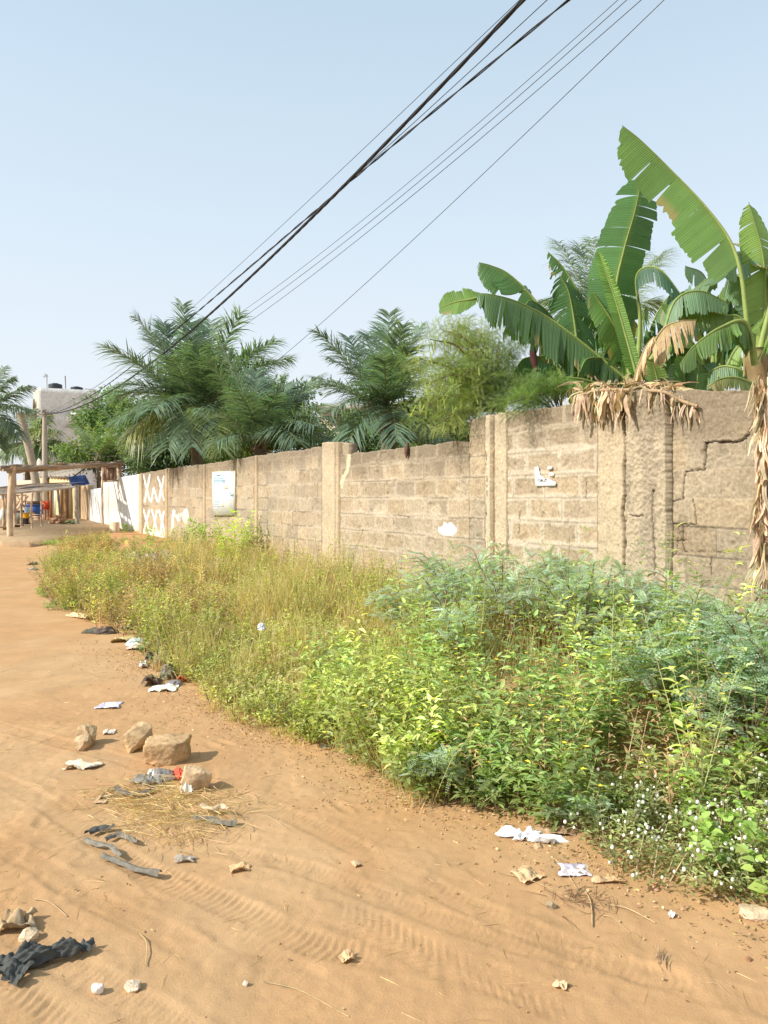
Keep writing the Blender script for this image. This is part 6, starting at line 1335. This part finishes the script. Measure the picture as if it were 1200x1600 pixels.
S_("dry_leaf", "small round leaf scrap alone right of centre", "dried leaf", 558, 1352, 14, 9, (.62, .45, .27), .01, 30, .4, M_dry)
S_("dry_leaf", "light brown leaf scrap near the bottom centre tracks", "dried leaf", 543, 1500, 22, 12, (.66, .45, .25), .02, 31, .4, M_dry)
S_("dry_leaf", "pale leaf chip near the bottom right of centre", "dried leaf", 877, 1542, 18, 14, (.68, .50, .30), .015, 32, .9, M_dry)
S_("flat_stone_chip", "square clay tile chip left of the straw heap", "tile", 160, 1250, 18, 12, (.60, .42, .26), .006, 33, .1, M_rock, outl=.1)
S_("dry_leaf", "folded husk standing left of the straw heap", "dried leaf", 163, 1243, 9, 18, (.62, .46, .27), .02, 34, .1, M_dry)
S_("plastic_scrap", "thin grey plastic scrap alone below the straw", "plastic scrap", 290, 1345, 28, 7, (.34, .30, .24), .02, 35, .0, outl=.9)
B_("plastic_bottle_scrap", "grey flattened can on the far road at left", "can", 52, 888, 13, 6, (.28, .27, .26), 39, 0)
S_("plastic_scrap", "dark flat scrap just behind the flattened can", "plastic scrap", 51, 882, 14, 3, (.10, .09, .08), .04, 37, 0)
S_("plastic_scrap", "dark sandal like scrap near the far ground cover", "plastic scrap", 20, 854, 16, 3, (.10, .08, .07), .05, 38, 0)
S_("dry_husks", "wrinkled dry husk pile above the black bag", "dried leaf", 25, 1446, 60, 22, (.52, .38, .22), .05, 39, .2, M_dry, col2=(.36, .28, .18), outl=.6)
S_("dry_leaf", "brown bark chip under the white cloth's right end", "bark", 872, 1303, 60, 14, (.42, .28, .17), .02, 40, -.1, M_wood)
B_("plastic_packet", "white bag scrap caught in the grass at the centre", "packet", 408, 1060, 12, 12, (.76, .76, .80), 41, 0.7)
bpy.data.objects[-1 if 0 else COL.objects[-1].name].location.z += .42
B_("plastic_packet", "pale lilac bag on the rubble heap by the wall", "packet", 306, 886, 14, 9, (.60, .60, .68), 40, 0.2)
S_("plastic_packet", "pale green bag caught low in the leafy weeds", "packet", 783, 1225, 20, 12, (.10, .34, .30), .06, 43, .2)
S_("paper", "tiny white chip on the sand below the globe flowers", "paper", 1050, 1432, 14, 5, (.80, .78, .74), .012, 44, .8, M_cloth)
# straw heap, loose stalks
mb = MB(); n = 1100; g0 = np.array([G(*p) for p in [(215, 1250), (260, 1262), (310, 1262), (250, 1285), (300, 1300), (235, 1240)]]); k = rng.integers(0, 6, n)
P = g0[k] + rng.normal(0, 1, (n, 3)) * [.13, .11, 0]; P[:, 2] = gz(P[:, 0], P[:, 1]) + rng.uniform(.004, .04, n)
blades(mb, P, rvec(n, -.06, .12), np.tile([0, 0, 1.0], (n, 1)) + rng.normal(0, .3, (n, 3)), rng.uniform(.04, .17, n), .0028, rng.uniform(-.1, .25, n), cvar((.58, .44, .23), n, .25))
tag(mb.build("straw", M_dry), "loose heap of dry straw among the rocks on the road", "straw", kind="stuff")
mb = MB(); n = 520; Y = rng.uniform(1.95, 6.5, n); X = rng.uniform(-.55, .55, n) * Y; P = np.stack([X, Y, gz(X, Y) + .006], 1); P = P[wd(X, Y) > 2.7]; n = len(P)
blades(mb, P, rvec(n, -.02, .06), np.tile([0, 0, 1.0], (n, 1)), rng.uniform(.015, .09, n), .0022, 0, cvar((.56, .40, .22), n, .3))
for (a, b, w) in (((412, 1535), (545, 1590), .003), ((945, 1414), (1024, 1443), .005), ((935, 1430), (985, 1459), .003), ((855, 1335), (905, 1395), .004), ((915, 1395), (926, 1450), .006), ((218, 1460), (228, 1510), .004), ((50, 1405), (105, 1433), .004), ((780, 1365), (900, 1408), .003), ((1100, 1536), (1145, 1562), .002)):
    p, q = G(*a), G(*b); tube(mb, crom([p + [0, 0, .003], p * .6 + q * .4 + [.012, .01, .009], q + [0, 0, .003]], 12), w * .45, 5, (.56, .42, .24))
tag(mb.build("loose_stalks", M_dry), "single dry stalks scattered over the sandy road", "stalks", kind="stuff")
# dark twig tuft on the sand
mb = MB(); n = 90; g = G(905, 1408); P = g + rng.normal(0, 1, (n, 3)) * [.06, .04, 0] + [0, 0, .008]
blades(mb, P, rvec(n, -.05, .25), rvec(n), rng.uniform(.03, .12, n), .003, .1, cvar((.20, .13, .08), n, .3)); tag(mb.build("twig_tuft", M_dry, loc=g), "dark tangled twig tuft below the white printed paper", "twigs")
mb = MB(); n = 40; g = G(1035, 1508); P = g + rng.normal(0, 1, (n, 3)) * [.012, .02, 0] + [0, 0, .008]
blades(mb, P, nrm(np.array([.35, .9, .1]) + rng.normal(0, .15, (n, 3))), rvec(n), rng.uniform(.03, .07, n), .003, 0, cvar((.42, .32, .2), n, .3)); tag(mb.build("broom_tuft", M_dry, loc=g), "small broom like tuft of stalks at lower right on bare sand", "twigs")
# rubble heap by the wall on the verge
mb = MB(); n = 240; P = np.array([G(a, b) for a, b in zip(rng.uniform(195, 335, n), rng.uniform(866, 898, n))]); balls(mb, P + [0, 0, .02], .055, (.36, .28, .21)); 
n = 110; P = np.array([G(a, b) for a, b in zip(rng.uniform(200, 345, n), rng.uniform(868, 900, n))]) + [0, 0, .05]; D = rvec(n, -.1, .3); rhomb(mb, P, D, perp(D), .16, .10, cvar((.42, .38, .36), n, .5, .15))
tag(mb.build("rubble", M_rock), "grey rubble and rubbish heap on the bare earth near the wall", "rubble", kind="stuff")
